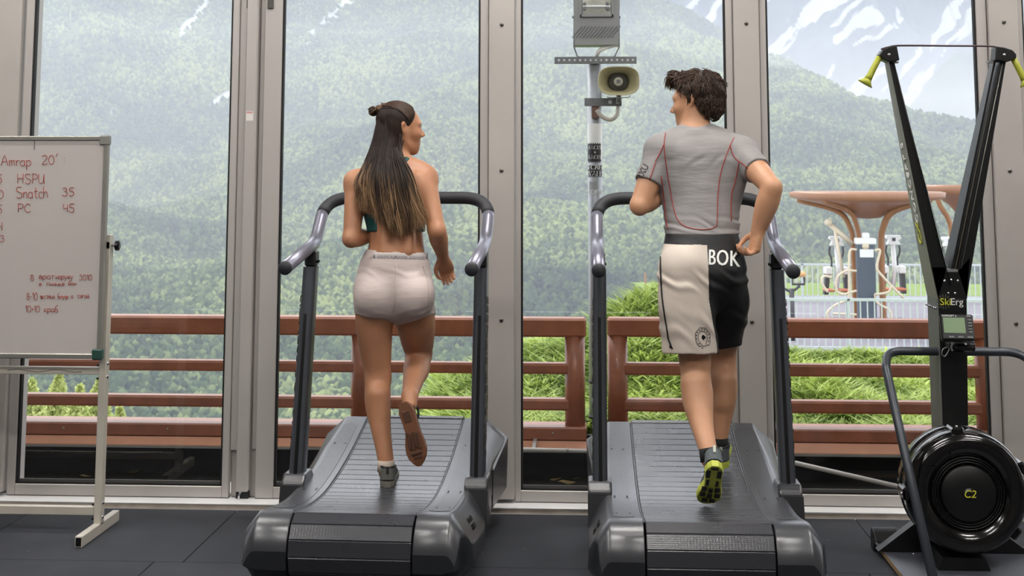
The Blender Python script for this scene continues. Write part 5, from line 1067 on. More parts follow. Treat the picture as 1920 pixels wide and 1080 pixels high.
class Stick:
    """casts points seen at picture pixels straight away from the room (+Y) onto a garment"""
    def __init__(s,objs,y0):
        V=[];Fc=[]
        for o in objs:
            n=len(V); V+=[tuple(v.co) for v in o.data.vertices]; Fc+=[[i+n for i in p.vertices] for p in o.data.polygons]
        s.t=BVHTree.FromPolygons(V,Fc); s.y0=y0
    def hit(s,px,py,off=.0015):
        p=at(px,py,s.y0+.35); h=s.t.ray_cast(Vector((p.x,s.y0-1,p.z)),Vector((0,1,0)))
        if h[0] is None: return None
        q=at(px,py,h[0].y); h=s.t.ray_cast(Vector((q.x,s.y0-1,q.z)),Vector((0,1,0)))
        if h[0] is None: return None
        return h[0]+Vector((0,-1,0))*off*.4+h[1]*off
    def seam(s,name,pxs,r,mat,parent,k=6):
        if name=='fold': return s.fold(pxs,r,mat,parent,k)
        pts=[s.hit(x,y) for x,y in crspline(pxs,k)]; pts=[p for p in pts if p is not None]
        if len(pts)>1: return MB().tube(pts,r,6).build(name,mat,parent)
    def fold(s,pxs,r,mat,parent,k):
        c=crspline(pxs,k); pts=[s.hit(x,y,0) for x,y in c]; pts=[p for p in pts if p is not None]; m=len(pts)
        if m>2: return MB().tube([p+Vector((0,r*1.3,0)) for p in pts],[r*2.2*math.sin(math.pi*(i+.3)/(m-.4)) for i in range(m)],10).build('fold',mat,parent)
    def text(s,name,body,px,py,hpx,mat,parent,wscale=1.,rot=0.,**kw):
        me=textmesh(body,1.,extrude=.0,**kw); ok=[]; bm=bmesh.new(); bm.from_mesh(me); bmesh.ops.subdivide_edges(bm,edges=[e for e in bm.edges if e.calc_length()>.25],cuts=2); bmesh.ops.triangulate(bm,faces=bm.faces)
        cr,sr=math.cos(rot),math.sin(rot)
        for v in bm.verts:
            u,w=v.co.x*hpx*wscale,v.co.y*hpx; h=s.hit(px+u*cr+w*sr,py+u*sr-w*cr,.0022); v.co=h if h is not None else Vector((0,-50,0))
        bmesh.ops.delete(bm,geom=[v for v in bm.verts if v.co.y<-40],context='VERTS'); bm.to_mesh(me); bm.free(); me.name=name; me.materials.clear(); me.materials.append(mat)
        o=bpy.data.objects.new(name,me); COL.objects.link(o); o.parent=parent; return o

def shoe(parent,heel,fwd,up,L,mats,pods,label):
    """running shoe: heel = point under the heel, fwd towards the toe, up = away from the ground"""
    f=Vector(fwd).normalized(); u=Vector(up); u=(u-f*u.dot(f)).normalized(); r=f.cross(u); k=L/.28; Mx=Matrix(((r.x,f.x,u.x,heel[0]),(r.y,f.y,u.y,heel[1]),(r.z,f.z,u.z,heel[2]),(0,0,0,1)))@Matrix.Scale(k,4)
    ys=[0,.012,.04,.08,.13,.18,.215,.245,.268,.28]; wr=[.012,.026,.034,.032,.033,.043,.046,.040,.026,.008]; wl=[.012,.026,.034,.031,.030,.042,.045,.038,.024,.008]; tops=[.075,.088,.092,.09,.088,.072,.058,.048,.04,.03]; off=[0,0,0,.002,.003,.0,-.002,-.005,-.007,-.008]
    up_=MB(); n=14; V=[]
    for y,a,b,h,o in zip(ys,wr,wl,tops,off):
        for j in range(n):
            t=math.pi*j/(n-1); x=math.cos(t); z=max(0,math.sin(t)); e=(abs(x)**.75)*math.copysign(1,x); V.append((o+(a if x>0 else b)*e*(.96 if z<.5 else 1),y+.004,.022+(h-.022)*(max(z,0)**.8)))
    fs=[(i*n+j,i*n+j+1,(i+1)*n+j+1,(i+1)*n+j) for i in range(len(ys)-1) for j in range(n-1)]+[tuple(range(n)),tuple((len(ys)-1)*n+j for j in range(n))]
    root=up_.add(V,fs,True).build('shoe',mats['upper'],parent,label=label); root.data.transform(Mx)
    def out(m,name,mat): o=m.build(name,mat,root); o.data.transform(Mx); return o
    so=MB(); q=[]; 
    for y,a,o in zip(ys,wr,off): q.append((o+a*1.08,y))
    for y,b,o in list(zip(ys,wl,off))[::-1]: q.append((o-b*1.08,y))
    q=[(x,y+(.0 if 0<y<.27 else (-.006 if y<=0 else .006))) for x,y in q]; m=len(q); lift=lambda y:.012*max(0,(y-.22)/.06)**2
    V=[(x*.96,y,0+lift(y)) for x,y in q]+[(x*1.03,y,.012+lift(y)) for x,y in q]+[(x,y,.027+lift(y)) for x,y in q]
    so.add(V,[tuple(range(m)),tuple(reversed(range(2*m,3*m)))]+[(l*m+i,l*m+(i+1)%m,(l+1)*m+(i+1)%m,(l+1)*m+i) for l in (0,1) for i in range(m)]); s_=so.build('sole',mats['sole'],root); s_.data.transform(Mx)
    for (x,y,w,h,mt) in pods: 
        o=MB().box((x,y,-.0005+lift(y)),(w,h,.005),bev=.0015).build('tread_pad',mt,root); o.data.transform(Mx)
    co=MB(); rr=[(.034*math.cos(t)*1.02,.052+.046*math.sin(t),.086+.012*math.cos(t*2)*.3-.006*math.sin(t)) for t in np.linspace(0,2*math.pi,20)]; co.tube(rr,.006,8); out(co,'collar',mats['collar'])
    hc_=MB(); V=[]; 
    for z in (.03,.055,.082):
        for j in range(9): t=math.pi+math.pi*j/8; V.append(((.0375-(z-.03)*.06)*math.cos(t),.036+(.040-(z-.03)*.08)*math.sin(t),z+.006*math.sin(-t)))
    hc_.add(V,[(i*9+j,i*9+j+1,(i+1)*9+j+1,(i+1)*9+j) for i in (0,1) for j in range(8)],True); out(hc_,'heel_counter',mats['heel'])
    tg=MB().box((0,-.004,.080),(.012,.006,.034),bev=.002); out(tg,'pull_tab',mats['tab'])
    for y,z in ((.11,.096),(.128,.09),(.146,.083),(.164,.076)): out(MB().tube([(-.026,y,z-.012),(0,y+.004,z+.004),(.026,y,z-.012)],.0028,6),'lace',mats['lace'])
    return root
def strands(name,paths,rad,cols,mat,parent,n=4):
    """many tapered locks in one mesh; each path is a list of points, cols a list of colours along it"""
    V=[];Fc=[];C=[]; base=0
    for P_,r,c in zip(paths,rad,cols):
        P_=np.asarray(P_); m=len(P_); T=np.gradient(P_,axis=0); T/=np.linalg.norm(T,axis=1)[:,None]+1e-9; u=np.cross(T,[.3,1,.2]); u/=np.linalg.norm(u,axis=1)[:,None]+1e-9; w=np.cross(T,u); t=np.linspace(0,1,m); rr=r*np.minimum(1,(1-t)*3+.12)*np.minimum(1,t*6+.5)
        for j in range(n): a=2*math.pi*j/n; V.append(P_+u*(rr*math.cos(a))[:,None]*1.5+w*(rr*math.sin(a))[:,None]); C.append(c)
        k=np.arange(m-1)
        for j in range(n): j2=(j+1)%n; Fc.append(base+np.stack([j*m+k,j*m+k+1,j2*m+k+1,j2*m+k],1))
        base+=n*m
    o=raw(name,np.concatenate(V),np.concatenate(Fc),mat,parent,True); vcol(o,np.concatenate(C)); return o
M_HAIR=attr_mat('hair_strands','Col',.5,spec=.3)

# ---------------------------------------------------------------- woman runner
WO=empty('person','woman runner seen from behind in white shorts and green sports top, long hair, glancing right','person')
YW=5.80
hipL,hipR=A(708,545,5.80),A(768,548,5.82); kneeL,ankL=A(709,706,5.86),A(724,868,5.745); kneeR,ankR=A(786,664,6.06),A(768,744,5.745)
shL,shR=A(668,343,5.86),A(797,335,5.88); elL,wrL=A(659,447,5.775),A(700,442,5.98); elR,wrR=A(819,432,5.77),A(831,484,5.93)
neck=A(746,303,5.89); hc0=A(752,240,5.92); chest=A(741,355,5.875); waist=A(743,450,5.84); pelv=A(739,528,5.81); XS=(1,0,0)
def woman_torso(v,o=0.,k=.02):
    v.chain([A(742,322,5.885),A(741,345,5.88),A(741,385,5.87),A(742,425,5.855),A(743,457,5.84),A(741,495,5.825),A(739,530,5.815)],np.array([.068,.088,.092,.082,.078,.090,.098])+o,k,XS,[1.75,1.6,1.5,1.46,1.52,1.5,1.5])
def woman_hips(v,o=0.,k=.025,cutL=None,cutR=None):
    v.chain([A(739,505,5.815),A(739,540,5.812),A(739,562,5.812)],np.array([.095,.103,.092])+o,k,XS,[1.5,1.52,1.5])
    for s,px in ((-1,703),(1,777)): v.ell(A(px,556,5.755),np.array([.083,.075,.088])+o,None,.03)
    v.chain([hipL+[0,.0,0],A(702,600,5.825),A(704,650,5.845),kneeL],np.array([.092,.082,.070,.054])+o,k,cut=cutL); v.chain([hipR,A(779,600,5.90),A(783,640,6.0),kneeR],np.array([.092,.086,.072,.056])+o,k,cut=cutR)
v=Vol(A(610,160,5.4)*[1,0,1]+[0,5.50,-1.95],A(870,160,5.4)*[1,0,1]+[.03,6.32,.04],.004)
v.lo[2]=.33; v=Vol(v.lo,A(880,172,6.0)*[1,0,1]+[0,6.30,.03],.004)
woman_torso(v); woman_hips(v)
v.chain([kneeL,A(708,735,5.835),A(709,765,5.815),A(716,815,5.775),ankL,A(724,885,5.745)],[.053,.056,.053,.040,.033,.032],.02); v.chain([A(709,740,5.80),A(712,775,5.795)],[.045,.038],.02)
v.chain([kneeR,kneeR*.7+ankR*.3+[0,-.0,-.012],kneeR*.45+ankR*.55,ankR],[.053,.058,.048,.033],.02); v.chain([kneeR*.75+ankR*.25+[.0,0,.02],kneeR*.5+ankR*.5+[0,0,.012]],[.046,.036],.02)
v.chain([ankR,ankR+[.005,-.03,-.03]],[.033,.03],.015)
# shoulders, arms
v.chain([A(700,322,5.885),A(742,318,5.88),A(780,320,5.89)],[.052,.056,.052],.03,(0,0,1),.9)
for sh,el,wr in ((shL,elL,wrL),(shR,elR,wrR)):
    v.ell(sh,[.058,.056,.060],None,.03); v.chain([sh,sh*.6+el*.4,el],[.050,.044,.037],.02); v.chain([el,el*.72+wr*.28,el*.35+wr*.65,wr],[.038,.041,.032,.025],.015)
for px,py,r in ((705,362,.055),(780,358,.055)): v.ell(A(px,py,5.805),[r,.028,.075],None,.03)
v.chain([A(743,350,5.772),A(743,400,5.765),A(744,470,5.745)],[.010,.010,.010],.012,sub=True)
for px in (722,765): v.chain([A(px,395,5.785),A(px,440,5.772),A(px,470,5.757)],[.026,.026,.024],.03)
for el,sh in ((elL,shL),(elR,shR)): v.ell(el+[0,-.018,-.004],[.022,.022,.024],None,.02)
v.chain([hc0+[-.02,-.01,-.05],neck,A(743,318,5.89)],[.053,.050,.060],.025); v.chain([neck+[0,0,.0],A(700,323,5.88)],[.035,.03],.03); v.chain([neck,A(785,322,5.89)],[.035,.03],.03)
frW,PW=head(v,hc0,(.87,.49,-.02),(.02,.0,1),True)
hand(v,wrR,(wrR-elR)+[.02,.02,-.06],(.15,-.35,-.4),(-.9,.3,.1),.75,.165); hand(v,wrL,wrL-elL+[0,.0,.03],(.9,.1,-.2),(0,.2,1),.9,.165)
bodyW=shape('body',v,M_SKW,WO,3); face_bits(PW,frW,bodyW,True); del v
# shorts
Pq=lambda p:np.array(p); v=Vol(Pq([A(640,0,5.8)[0],5.55,A(0,640,5.8)[2]]),Pq([A(840,0,5.8)[0],6.15,A(0,462,5.8)[2]]),.004)
woman_torso(v,.004); woman_hips(v,.005,.025,[(A(700,588,5.82),(-.02,-.05,-1))],[(A(780,600,5.87),(.30,-.12,-1))])
X,Y,Z=v._pts(np.zeros(3,int),v.n); tp=A(743,472,5.75); v.D=np.maximum(v.D,((Z-tp[2])+.05*(X-tp[0])).astype(np.float32))
M_WSH=pm('white_stretch_fabric',(196,181,176),.62,var=.02,vscale=8,bump=.18,bscale=26,stretch=(.6,1,2.2))
v.crease(.0012,(30,0,120),A(0,505,5.8)[2],.02,2); v.crease(.001,(-30,0,130),A(0,575,5.8)[2],.02,3)
shW=shape('shorts',v,M_WSH,WO,2,label='white tight running shorts'); del v
st=Stick([shW],YW)
pts=[st.hit(x,484+ (x-745)*.05,-.001) for x in np.linspace(681,809,24)]; pts=[p for p in pts if p]
MB().tube(pts,.0225,8,ry=.0035,side=(0,0,1)).build('waistband',pm('waistband_grey',(205,196,194),.6),shW)
stb=Stick([shW,bpy.data.objects[shW.children[0].name]],YW)
for px in (712,768): stb.text('waistband_lettering','UNDER ARMOUR',px,483+(px-745)*.05,9,pm('print_grey',(150,144,146),.6),shW,.95,.04)
st.seam('seam',[(742,494),(741,530),(739,565),(737,582)],.0014,M_WSH,shW); st.seam('seam',[(790,500),(800,540),(803,590)],.0012,M_WSH,shW); st.seam('hem',[(668,586),(685,590),(708,592),(731,588)],.0022,M_WSH,shW); st.seam('hem',[(748,604),(765,603),(790,596),(812,586)],.0022,M_WSH,shW)
# sports top
M_TEAL=pm('teal_sports_fabric',(18,78,78),.6,var=.08,vscale=20,bump=.1,bscale=90)
v=Vol(Pq([A(640,0,5.8)[0],5.65,A(0,450,5.8)[2]]),Pq([A(840,0,5.8)[0],6.1,A(0,280,5.9)[2]]),.004); woman_torso(v,.006); X,Y,Z=v._pts(np.zeros(3,int),v.n); tp=A(740,434,5.77); t2=A(740,398,5.77); v.D=np.maximum(v.D,(tp[2]-Z+.10*(X-tp[0])*0-.12*np.abs(X-tp[0])+.01).astype(np.float32)); v.D=np.maximum(v.D,(Z-t2[2]).astype(np.float32))
tpW=shape('sports_top',v,M_TEAL,WO,1,label='dark teal racerback sports top'); del v
stb=Stick([bodyW],YW)
for a in ([(722,402),(738,360),(752,325),(757,305),(763,296)],[(762,402),(746,360),(730,330),(718,312)]):
    pts=[stb.hit(x,y,.002) for x,y in crspline(a,5)]; pts=[p for p in pts if p]; MB().tube(pts,.011,8,ry=.003,side=(1,0,.3)).build('strap',M_TEAL,tpW)
# hair
Hc=lambda c:np.array(lin(c)[:3])
v=Vol(hc0-[.14,.14,.16],hc0+[.14,.14,.15],.004); f_,l_,u_=frW
g=.94; v.ell(hc0+(f_*-.024+u_*.038)*g,np.array([.101,.082,.086])*g,frW,.0); v.ell(hc0+(f_*-.045+u_*-.015)*g,np.array([.070,.078,.075])*g,frW,.02)
X,Y,Z=v._pts(np.zeros(3,int),v.n); q=lambda d:(X-hc0[0])*d[0]+(Y-hc0[1])*d[1]+(Z-hc0[2])*d[2]
v.D=np.maximum(v.D,(q(f_)*.88+ -q(u_)*.42 -.022).astype(np.float32))
capW=shape('hair',v,attr_mat('hair_mass','Col',.6,spec=.25),WO,2,label='long dark brown hair with blonde ends and a top knot'); vcol(capW,np.tile(Hc((38,27,22)),(len(capW.data.vertices),1))); del v
v=Vol(Pq([A(640,0,5.8)[0],5.6,A(0,450,5.7)[2]]),Pq([A(830,0,5.8)[0],6.05,A(0,215,5.8)[2]]),.005)
v.chain([A(735,238,5.885),A(726,285,5.835),A(722,325,5.775),A(728,365,5.757),A(742,398,5.752)],[.040,.034,.025,.018,.010],.02,XS,[1.35,1.3,2.0,2.6,3.4])
mass=shape('hair_length',v,M_HAIR,capW,2); V_=np.array([w.co for w in mass.data.vertices]); zt0,zt1=A(0,330,5.75)[2],A(0,405,5.75)[2]; tt=np.clip((zt0-V_[:,2])/(zt0-zt1),0,1)[:,None]; vcol(mass,Hc((50,35,28))*(1-tt)+Hc((112,82,58))*tt); del v
r=np.random.default_rng(5); paths=[];cols=[];rad=[]
stc=Stick([capW,mass],5.90)
for cl in range(95):
    sc_=r.uniform(-1,1); ph=r.uniform(0,6.28); am=r.uniform(1.5,5.5); fq=r.uniform(9,15); edge=abs(sc_); top=np.interp(sc_,[-1,-.6,-.2,.3,.8,1],[392,412,428,446,438,425]); ln0=top-r.uniform(0,34)*(r.random()**1.5); pe=np.interp(sc_,[-1,-.5,0,.5,1],[672,700,736,766,796])+r.normal()*6; lay=r.uniform(0,.024); tone=r.uniform(.35,1.0); st0=r.uniform(.5,.85)-.16*edge-.06*(sc_<-.4); dkt=r.uniform(.65,1.5)
    for i in range(17):
        s=np.clip(sc_+r.normal()*.05,-1.1,1.1); w=r.normal()*2.2
        p0=(728+s*20+r.normal()*1.5,np.interp(abs(s),[0,.5,1],[208,214,226])+r.uniform(0,30)); p1=(722+s*30+r.normal(),288+r.uniform(-6,6)); p2=(720+s*50+w+(4 if s>0 else 0),342+r.uniform(-8,8)); ln=ln0+r.uniform(-12,3); p3=(pe+w*1.2+(s-sc_)*30,ln)
        dY=lay+r.uniform(0,.006); ys=[5.852-.012*(1-edge)-dY*.3+max(0,228-p0[1])*.0012,5.795+.03*edge-dY*.5,5.735+.04*edge**2-dY,5.725+.045*edge**2-dY]
        P1=A(p1[0],p1[1],ys[1]); on=[]
        for q in (0,.2,.4,.6,.8,1.):
            h0=stc.hit(p0[0]+(p1[0]-p0[0])*q,p0[1]+(p1[1]-p0[1])*q,.006)
            if h0 is not None and (not on or h0.y<on[-1][1]+.02): on.append(np.array(h0))
        if not on: on=[A(p0[0],p0[1],ys[0])]
        P1[1]=min(P1[1],on[-1][1]-.002); on=on[:-1] if len(on)>2 and on[-1][2]<P1[2]+.012 else on
        c=crspline(on+[P1,A(p2[0],p2[1],ys[2]),A(p3[0],p3[1],ys[3])],6); L_=np.r_[0,np.cumsum(np.linalg.norm(np.diff(np.array(c),axis=0),axis=1))]; tn=np.linspace(0,L_[-1],30); c=np.stack([np.interp(tn,L_,np.array(c)[:,j]) for j in range(3)],1); pp_=[]
        for t,q_ in zip(np.linspace(0,1,len(c)),c): wv=am*math.sin(ph+t*fq)*max(0,t-.42)*1.7/430; pp_.append(q_+np.array([wv,-.5*abs(wv),-.3*wv]))
        paths.append(np.array(pp_)); rad.append(r.uniform(.0008,.0018)); t=np.linspace(0,1,len(c))[:,None]; tm=np.clip((t-st0)/.33,0,1)*np.clip(tone,.3,1); dk=Hc((38,27,22))*dkt*r.uniform(.8,1.25); bl=Hc((186,148,110))*tone*r.uniform(.75,1.1); cols.append(dk*(1-tm)+bl*tm)
cen=hc0+(f_*-.024+u_*.038)*g; er=np.array([.1025,.0835,.0875])*g; kn=A(727,205,5.90)
for i in range(700):   # hair combed back over the skull to the knot
    an=r.uniform(-1.75,1.75); d0=np.array([.78*math.cos(an*.55)-.1*abs(an),math.sin(an)*.95,.62*math.cos(an)+.06]); d1=np.array([(kn-cen)@f_,(kn-cen)@l_,(kn-cen)@u_])/er; d1=d1/np.linalg.norm(d1)+r.normal(size=3)*.09; d0=d0/np.linalg.norm(d0); c=[]
    for t in np.linspace(0,1,13): d=d0*(1-t)+d1*t; d/=np.linalg.norm(d); d=d*er*(1+r.uniform(0,.012)); c.append(cen+f_*d[0]+l_*d[1]+u_*d[2])
    c=np.array(c); paths.append(c); rad.append(r.uniform(.0009,.002)); k_=r.uniform(.6,1.9); cols.append(np.tile(Hc((54,38,30))*k_,(len(c),1)))
strands('hair_strand',paths,rad,cols,M_HAIR,capW)
v=Vol(A(715,205,5.9)-.09,A(715,205,5.9)+.09,.004); v.ell(A(722,203,5.90),[.026,.026,.025],None,.0); v.ell(A(700,209,5.90),[.023,.024,.022],None,.012); v.ell(A(711,204,5.885),[.02,.02,.018],None,.008); v.wobble(.002,220,4)
bun=shape('top_knot',v,M_HAIR,capW,1); V_=np.array([w.co for w in bun.data.vertices]); m=(.5+.5*np.sin(V_[:,0]*400+V_[:,2]*300))[:,None]*(V_[:,[0]]>A(712,0,5.9)[0]); vcol(bun,Hc((52,37,29))*(1-m)+Hc((128,96,66))*m); del v
for q0,q1,q2 in (((715,193),(723,198),(727,212)),((690,205),(700,200),(710,212)),((693,214),(702,207),(712,197)),((718,213),(724,205),(729,197))): MB().tube([tuple(x) for x in crspline([A(*q0,5.875),A(*q1,5.868),A(*q2,5.878)],5)],[.003]*5+[.004]*5+[.002],8).build('knot_lock',pm('hair_lock',(92,68,48),.45),capW)
MB().lathe([(.014,-.004),(.017,0),(.014,.004)],A(727,200,5.9),(1,0,.2),16).build('hair_tie',pm('hair_tie_tan',(176,140,100),.6),capW)
# shoes
M_SHG=pm('dark_olive_mesh',(62,64,60),.8,bump=.3,bscale=160); M_SHL=pm('pale_grey_rubber',(150,148,136),.6); M_GUM=pm('gum_rubber',(112,72,48),.6,var=.1,vscale=14,bump=.15,bscale=120); M_GUMD=pm('dark_gum',(78,50,36),.6); M_SHB=pm('shoe_black',(34,35,36),.6); M_SOCK=pm('white_sock',(186,172,160),.8)
hl=A(725,914,5.69); shoe(WO,(hl[0]+.003,hl[1],hl[2]),(-.10,1,.0),(0,.0,1),.245,dict(upper=M_SHG,sole=pm('grey_outsole',(112,110,100),.6),collar=M_SHB,heel=pm('heel_grey',(96,97,92),.6),tab=M_SHB,lace=M_SHL),[],'grey and olive running shoe planted on the belt')
hl=A(757,757,5.665); tl=A(781,848,5.655); shoe(WO,hl,tl-hl,(.05,1,.12),.255,dict(upper=M_SHG,sole=M_GUM,collar=M_SHB,heel=M_SHG,tab=M_SHB,lace=M_SHL),[(-.022+.015*i,.165+.008*(i%2),.010,.075,M_GUMD) for i in range(4)]+[(0,.06,.034,.05,M_GUMD),(0,.225,.05,.012,M_GUMD),(0,.245,.036,.010,M_GUMD)],'running shoe with a gum brown sole kicked up behind')
MB().tube([tuple(A(724,862,5.745)),tuple(A(724,884,5.745))],[.0355,.037],20).build('sock',M_SOCK,WO)
rebase(WO,A(740,915,5.8)*[1,1,0])
# ---------------------------------------------------------------- man runner
MA=empty('person','man running in grey red-seamed shirt and white and black shorts, looking left','person')
hpL,hpR=A(1287,505,5.62),A(1346,508,5.68); knL,anL=A(1303,676,5.62),A(1328,846,5.395); knR,anR=A(1352,665,5.93),A(1348,826,5.865)
sL,sR=A(1240,283,5.77),A(1391,288,5.79); eL,wL=A(1199,385,5.69),A(1250,358,5.87); eR,wR=A(1448,352,5.56),A(1422,431,5.60)
nk=A(1303,246,5.835); hm=A(1303,190,5.875)
def man_torso(v,o=0.,k=.02,bulk=1.):
    v.chain([A(1311,272,5.82),A(1312,300,5.81),A(1313,340,5.79),A(1315,385,5.755),A(1316,430,5.715),A(1316,470,5.685),A(1317,505,5.665)],np.array([.080,.105,.110,.100,.092,.100,.103])*bulk+o,k,XS,[1.85,1.72,1.60,1.55,1.62,1.5,1.45])
    for px in (1266,1358): v.ell(A(px,318,5.735),np.array([.085,.032,.10])+o,None,.04)
    v.chain([A(1232,282,5.79),A(1270,266,5.82),A(1305,258,5.83),A(1345,266,5.83),A(1398,286,5.80)],np.array([.050,.056,.058,.056,.050])+o,.03)
v=Vol(np.array([A(1160,0,5.7)[0],5.15,.34]),np.array([A(1475,0,5.7)[0],6.25,A(0,118,5.9)[2]]),.004)
man_torso(v,-.004); v.chain([A(1316,500,5.67),A(1316,530,5.665)],[.105,.10],.02,XS,1.45)
v.chain([hpL,A(1292,570,5.62),A(1299,630,5.62),knL],[.098,.090,.075,.062],.025); v.chain([knL,A(1305,715,5.60),A(1308,752,5.565),A(1317,800,5.48),anL,anL+[.004,-.012,-.03]],[.058,.062,.061,.045,.035,.034],.02); v.chain([A(1302,720,5.57),A(1308,765,5.525)],[.050,.040],.02); v.chain([A(1318,735,5.575),A(1320,765,5.53)],[.035,.026],.02)
v.chain([hpR,A(1352,570,5.77),A(1353,625,5.87),knR],[.098,.090,.075,.062],.025); v.chain([knR,A(1354,705,5.915),A(1354,745,5.90),A(1351,790,5.88),anR,anR+[0,0,-.04]],[.058,.064,.061,.045,.036,.036],.02); v.chain([A(1356,712,5.87),A(1355,755,5.865)],[.05,.04],.02)
for el in (eL,eR): v.ell(el+[0,-.018,-.014],[.020,.020,.024],None,.018)
for sh,el,wr in ((sL,eL,wL),(sR,eR,wR)):
    v.ell(sh,[.062,.062,.066],None,.03); v.chain([sh,sh*.55+el*.45,el],[.056,.053,.040],.02); v.chain([el,el*.7+wr*.3,el*.35+wr*.65,wr],[.040,.048,.041,.031],.012)
v.chain([hm+[.006,-.02,-.05],nk,A(1307,258,5.83)],[.060,.062,.07],.03)
frM,PM=head(v,hm,(-.86,.50,-.10),(-.05,.05,1),False)
hand(v,wR,(-.07,.02,-.32),(-.9,-.25,.1),(-.2,.9,.1),1.0,.185); hand(v,wL,wL-eL+[.02,0,.0],(.8,0,.0),(0,.1,1),1.,.185)
bodyM=shape('body',v,M_SKM,MA,3); face_bits(PM,frM,bodyM,False); del v
# shirt
M_SHIRT=pm('grey_compression_fabric',(134,130,130),.6,var=.03,vscale=6,bump=.30,bscale=16,stretch=(.5,1,2.4)); M_RED=pm('red_flatlock_seam',(156,44,30),.6)
v=Vol(np.array([A(1170,0,5.7)[0],5.45,A(0,455,5.7)[2]]),np.array([A(1460,0,5.7)[0],6.05,A(0,225,5.9)[2]]),.004); man_torso(v,.005)
X,Y,Z=v._pts(np.zeros(3,int),v.n); bt=A(1316,441,5.6); v.D=np.maximum(v.D,(bt[2]-Z).astype(np.float32))
for sh,el,t in ((sL,eL,.60),(sR,eR,.52)):
    d=el-sh; p=sh+d*t; v.ell(sh,[.068,.068,.072],None,.03); v.chain([sh,sh*.55+el*.45,el],[.063,.0625,.058],.02,cut=[(p,d)])
v.chain([A(1305,258,5.83),A(1304,244,5.835)],[.078,.072],.02,cut=[(A(1304,240,5.80),(0,-.25,1))])
v.wobble(.0012,45,3); v.crease(.0022,(35,0,150),A(0,418,5.7)[2],.035,1); v.crease(.0012,(60,0,-90),A(0,300,5.7)[2],.03,4)
shM=shape('shirt',v,M_SHIRT,MA,2,label='grey short sleeved compression shirt with red seams'); del v
st=Stick([shM],5.75); R1=.0019
for a in ([(1247,250),(1245,272),(1249,310),(1256,350),(1264,390),(1272,413),(1288,426),(1316,431),(1340,426),(1344,410),(1345,370),(1352,320),(1368,275),(1380,250)],[(1245,270),(1236,290),(1228,303)],[(1229,305),(1222,325),(1213,351)],[(1239,330),(1246,375),(1250,410),(1254,436)],[(1368,272),(1375,290),(1388,303)],[(1389,302),(1382,330),(1371,360),(1368,400),(1371,436)],[(1390,303),(1400,315),(1408,326)]): st.seam('red_seam',a,R1,M_RED,shM,8)
st.text('sleeve_lettering','2XU',1206,322,17,M_INK,shM,.9,math.radians(-62))
# shorts
M_SW=pm('white_woven_fabric',(200,188,176),.65,var=.02,vscale=7,bump=.22,bscale=18,stretch=(1,1,.6)); M_SB=pm('black_woven_fabric',(10,11,14),.6,var=.1,vscale=9,bump=.2,bscale=20)
v=Vol(np.array([A(1215,0,5.6)[0],5.35,A(0,690,5.6)[2]]),np.array([A(1425,0,5.7)[0],6.1,A(0,430,5.7)[2]]),.004)
v.chain([A(1316,448,5.70),A(1317,480,5.68),A(1318,515,5.665),A(1318,540,5.66)],[.103,.114,.116,.108],.02,XS,[1.5,1.48,1.46,1.42])
for px in (1290,1350): v.ell(A(px,512,5.60),[.085,.07,.09],None,.03)
v.chain([hpL+[-.004,0,0],A(1287,575,5.61),A(1292,630,5.61),A(1296,700,5.61)],[.110,.112,.110,.112],.025,XS,1.04,cut=[(A(1296,663,5.60),(.0,-.10,-1))])
v.chain([hpR+[.004,0,0],A(1358,575,5.76),A(1354,630,5.86),A(1352,700,5.93)],[.108,.104,.086,.08],.025,cut=[(A(1354,650,5.87),(.1,.0,-1))])
X,Y,Z=v._pts(np.zeros(3,int),v.n); tz=A(1316,439,5.6)[2]; v.D=np.maximum(v.D,(Z-tz).astype(np.float32)); v.wobble(.0035,26,8); v.crease(.004,(45,0,85),A(0,520,5.6)[2],.035,5,1.2); v.crease(.003,(38,0,60),A(0,600,5.6)[2],.06,6,1.2)
soM=shape('shorts',v,[M_SW,M_SB],MA,2,label='loose shorts, white left half and black right half'); del v
me=soM.data; cen=np.zeros(len(me.polygons)*3); me.polygons.foreach_get('center',cen); cen=cen.reshape(-1,3); zz=[A(1327,452,5.56)[2],A(1327,560,5.56)[2],A(1336,650,5.56)[2]]; xx=[A(1327,452,5.56)[0],A(1328,560,5.56)[0],A(1345,655,5.56)[0]]
xsp=np.interp(cen[:,2],zz[::-1],xx[::-1]); blk=(cen[:,0]>xsp)|(cen[:,2]>A(1316,459,5.58)[2]-.012*np.abs(cen[:,0]-A(1316,459,5.58)[0])/.1*0); me.polygons.foreach_set('material_index',blk.astype(np.int32))
st=Stick([soM],5.65)
st.text('shorts_lettering','BOK',1355.5,485,41,M_LOGOW,soM,.62,.03,space=1.05)
for dx in (-.5,.5): st.text('shorts_lettering','BOK',1355.5+dx,485,41,M_LOGOW,soM,.64,.03,space=1.05)
st.seam('piping',[(1243,462),(1240,500),(1243,560),(1250,610),(1256,645),(1264,659),(1285,664),(1315,664),(1342,660)],.0038,M_SB,soM,8); st.seam('piping',[(1256,640),(1247,652),(1246,660),(1254,665),(1266,666)],.0034,M_SB,soM,6)
oct_=[(1316+16*math.cos(math.radians(a))*.85,631+20*math.sin(math.radians(a))) for a in range(22,383,45)]; M_GPR=pm('grey_print',(92,90,88),.6)
for s in (1.,.62):
    pts=[(1316+(x-1316)*s,631+(y-631)*s) for x,y in oct_]; pts=[st.hit(x,y,.0016) for i in range(8) for x,y in [(pts[i][0]+(pts[i+1][0]-pts[i][0])*q,pts[i][1]+(pts[i+1][1]-pts[i][1])*q) for q in (0,.33,.66)]]+[st.hit(*pts[0],.0016)]; pts=[p for p in pts if p]
    if len(pts)>2: MB().tube(pts,.0013,5).build('emblem_ring',M_GPR,soM)
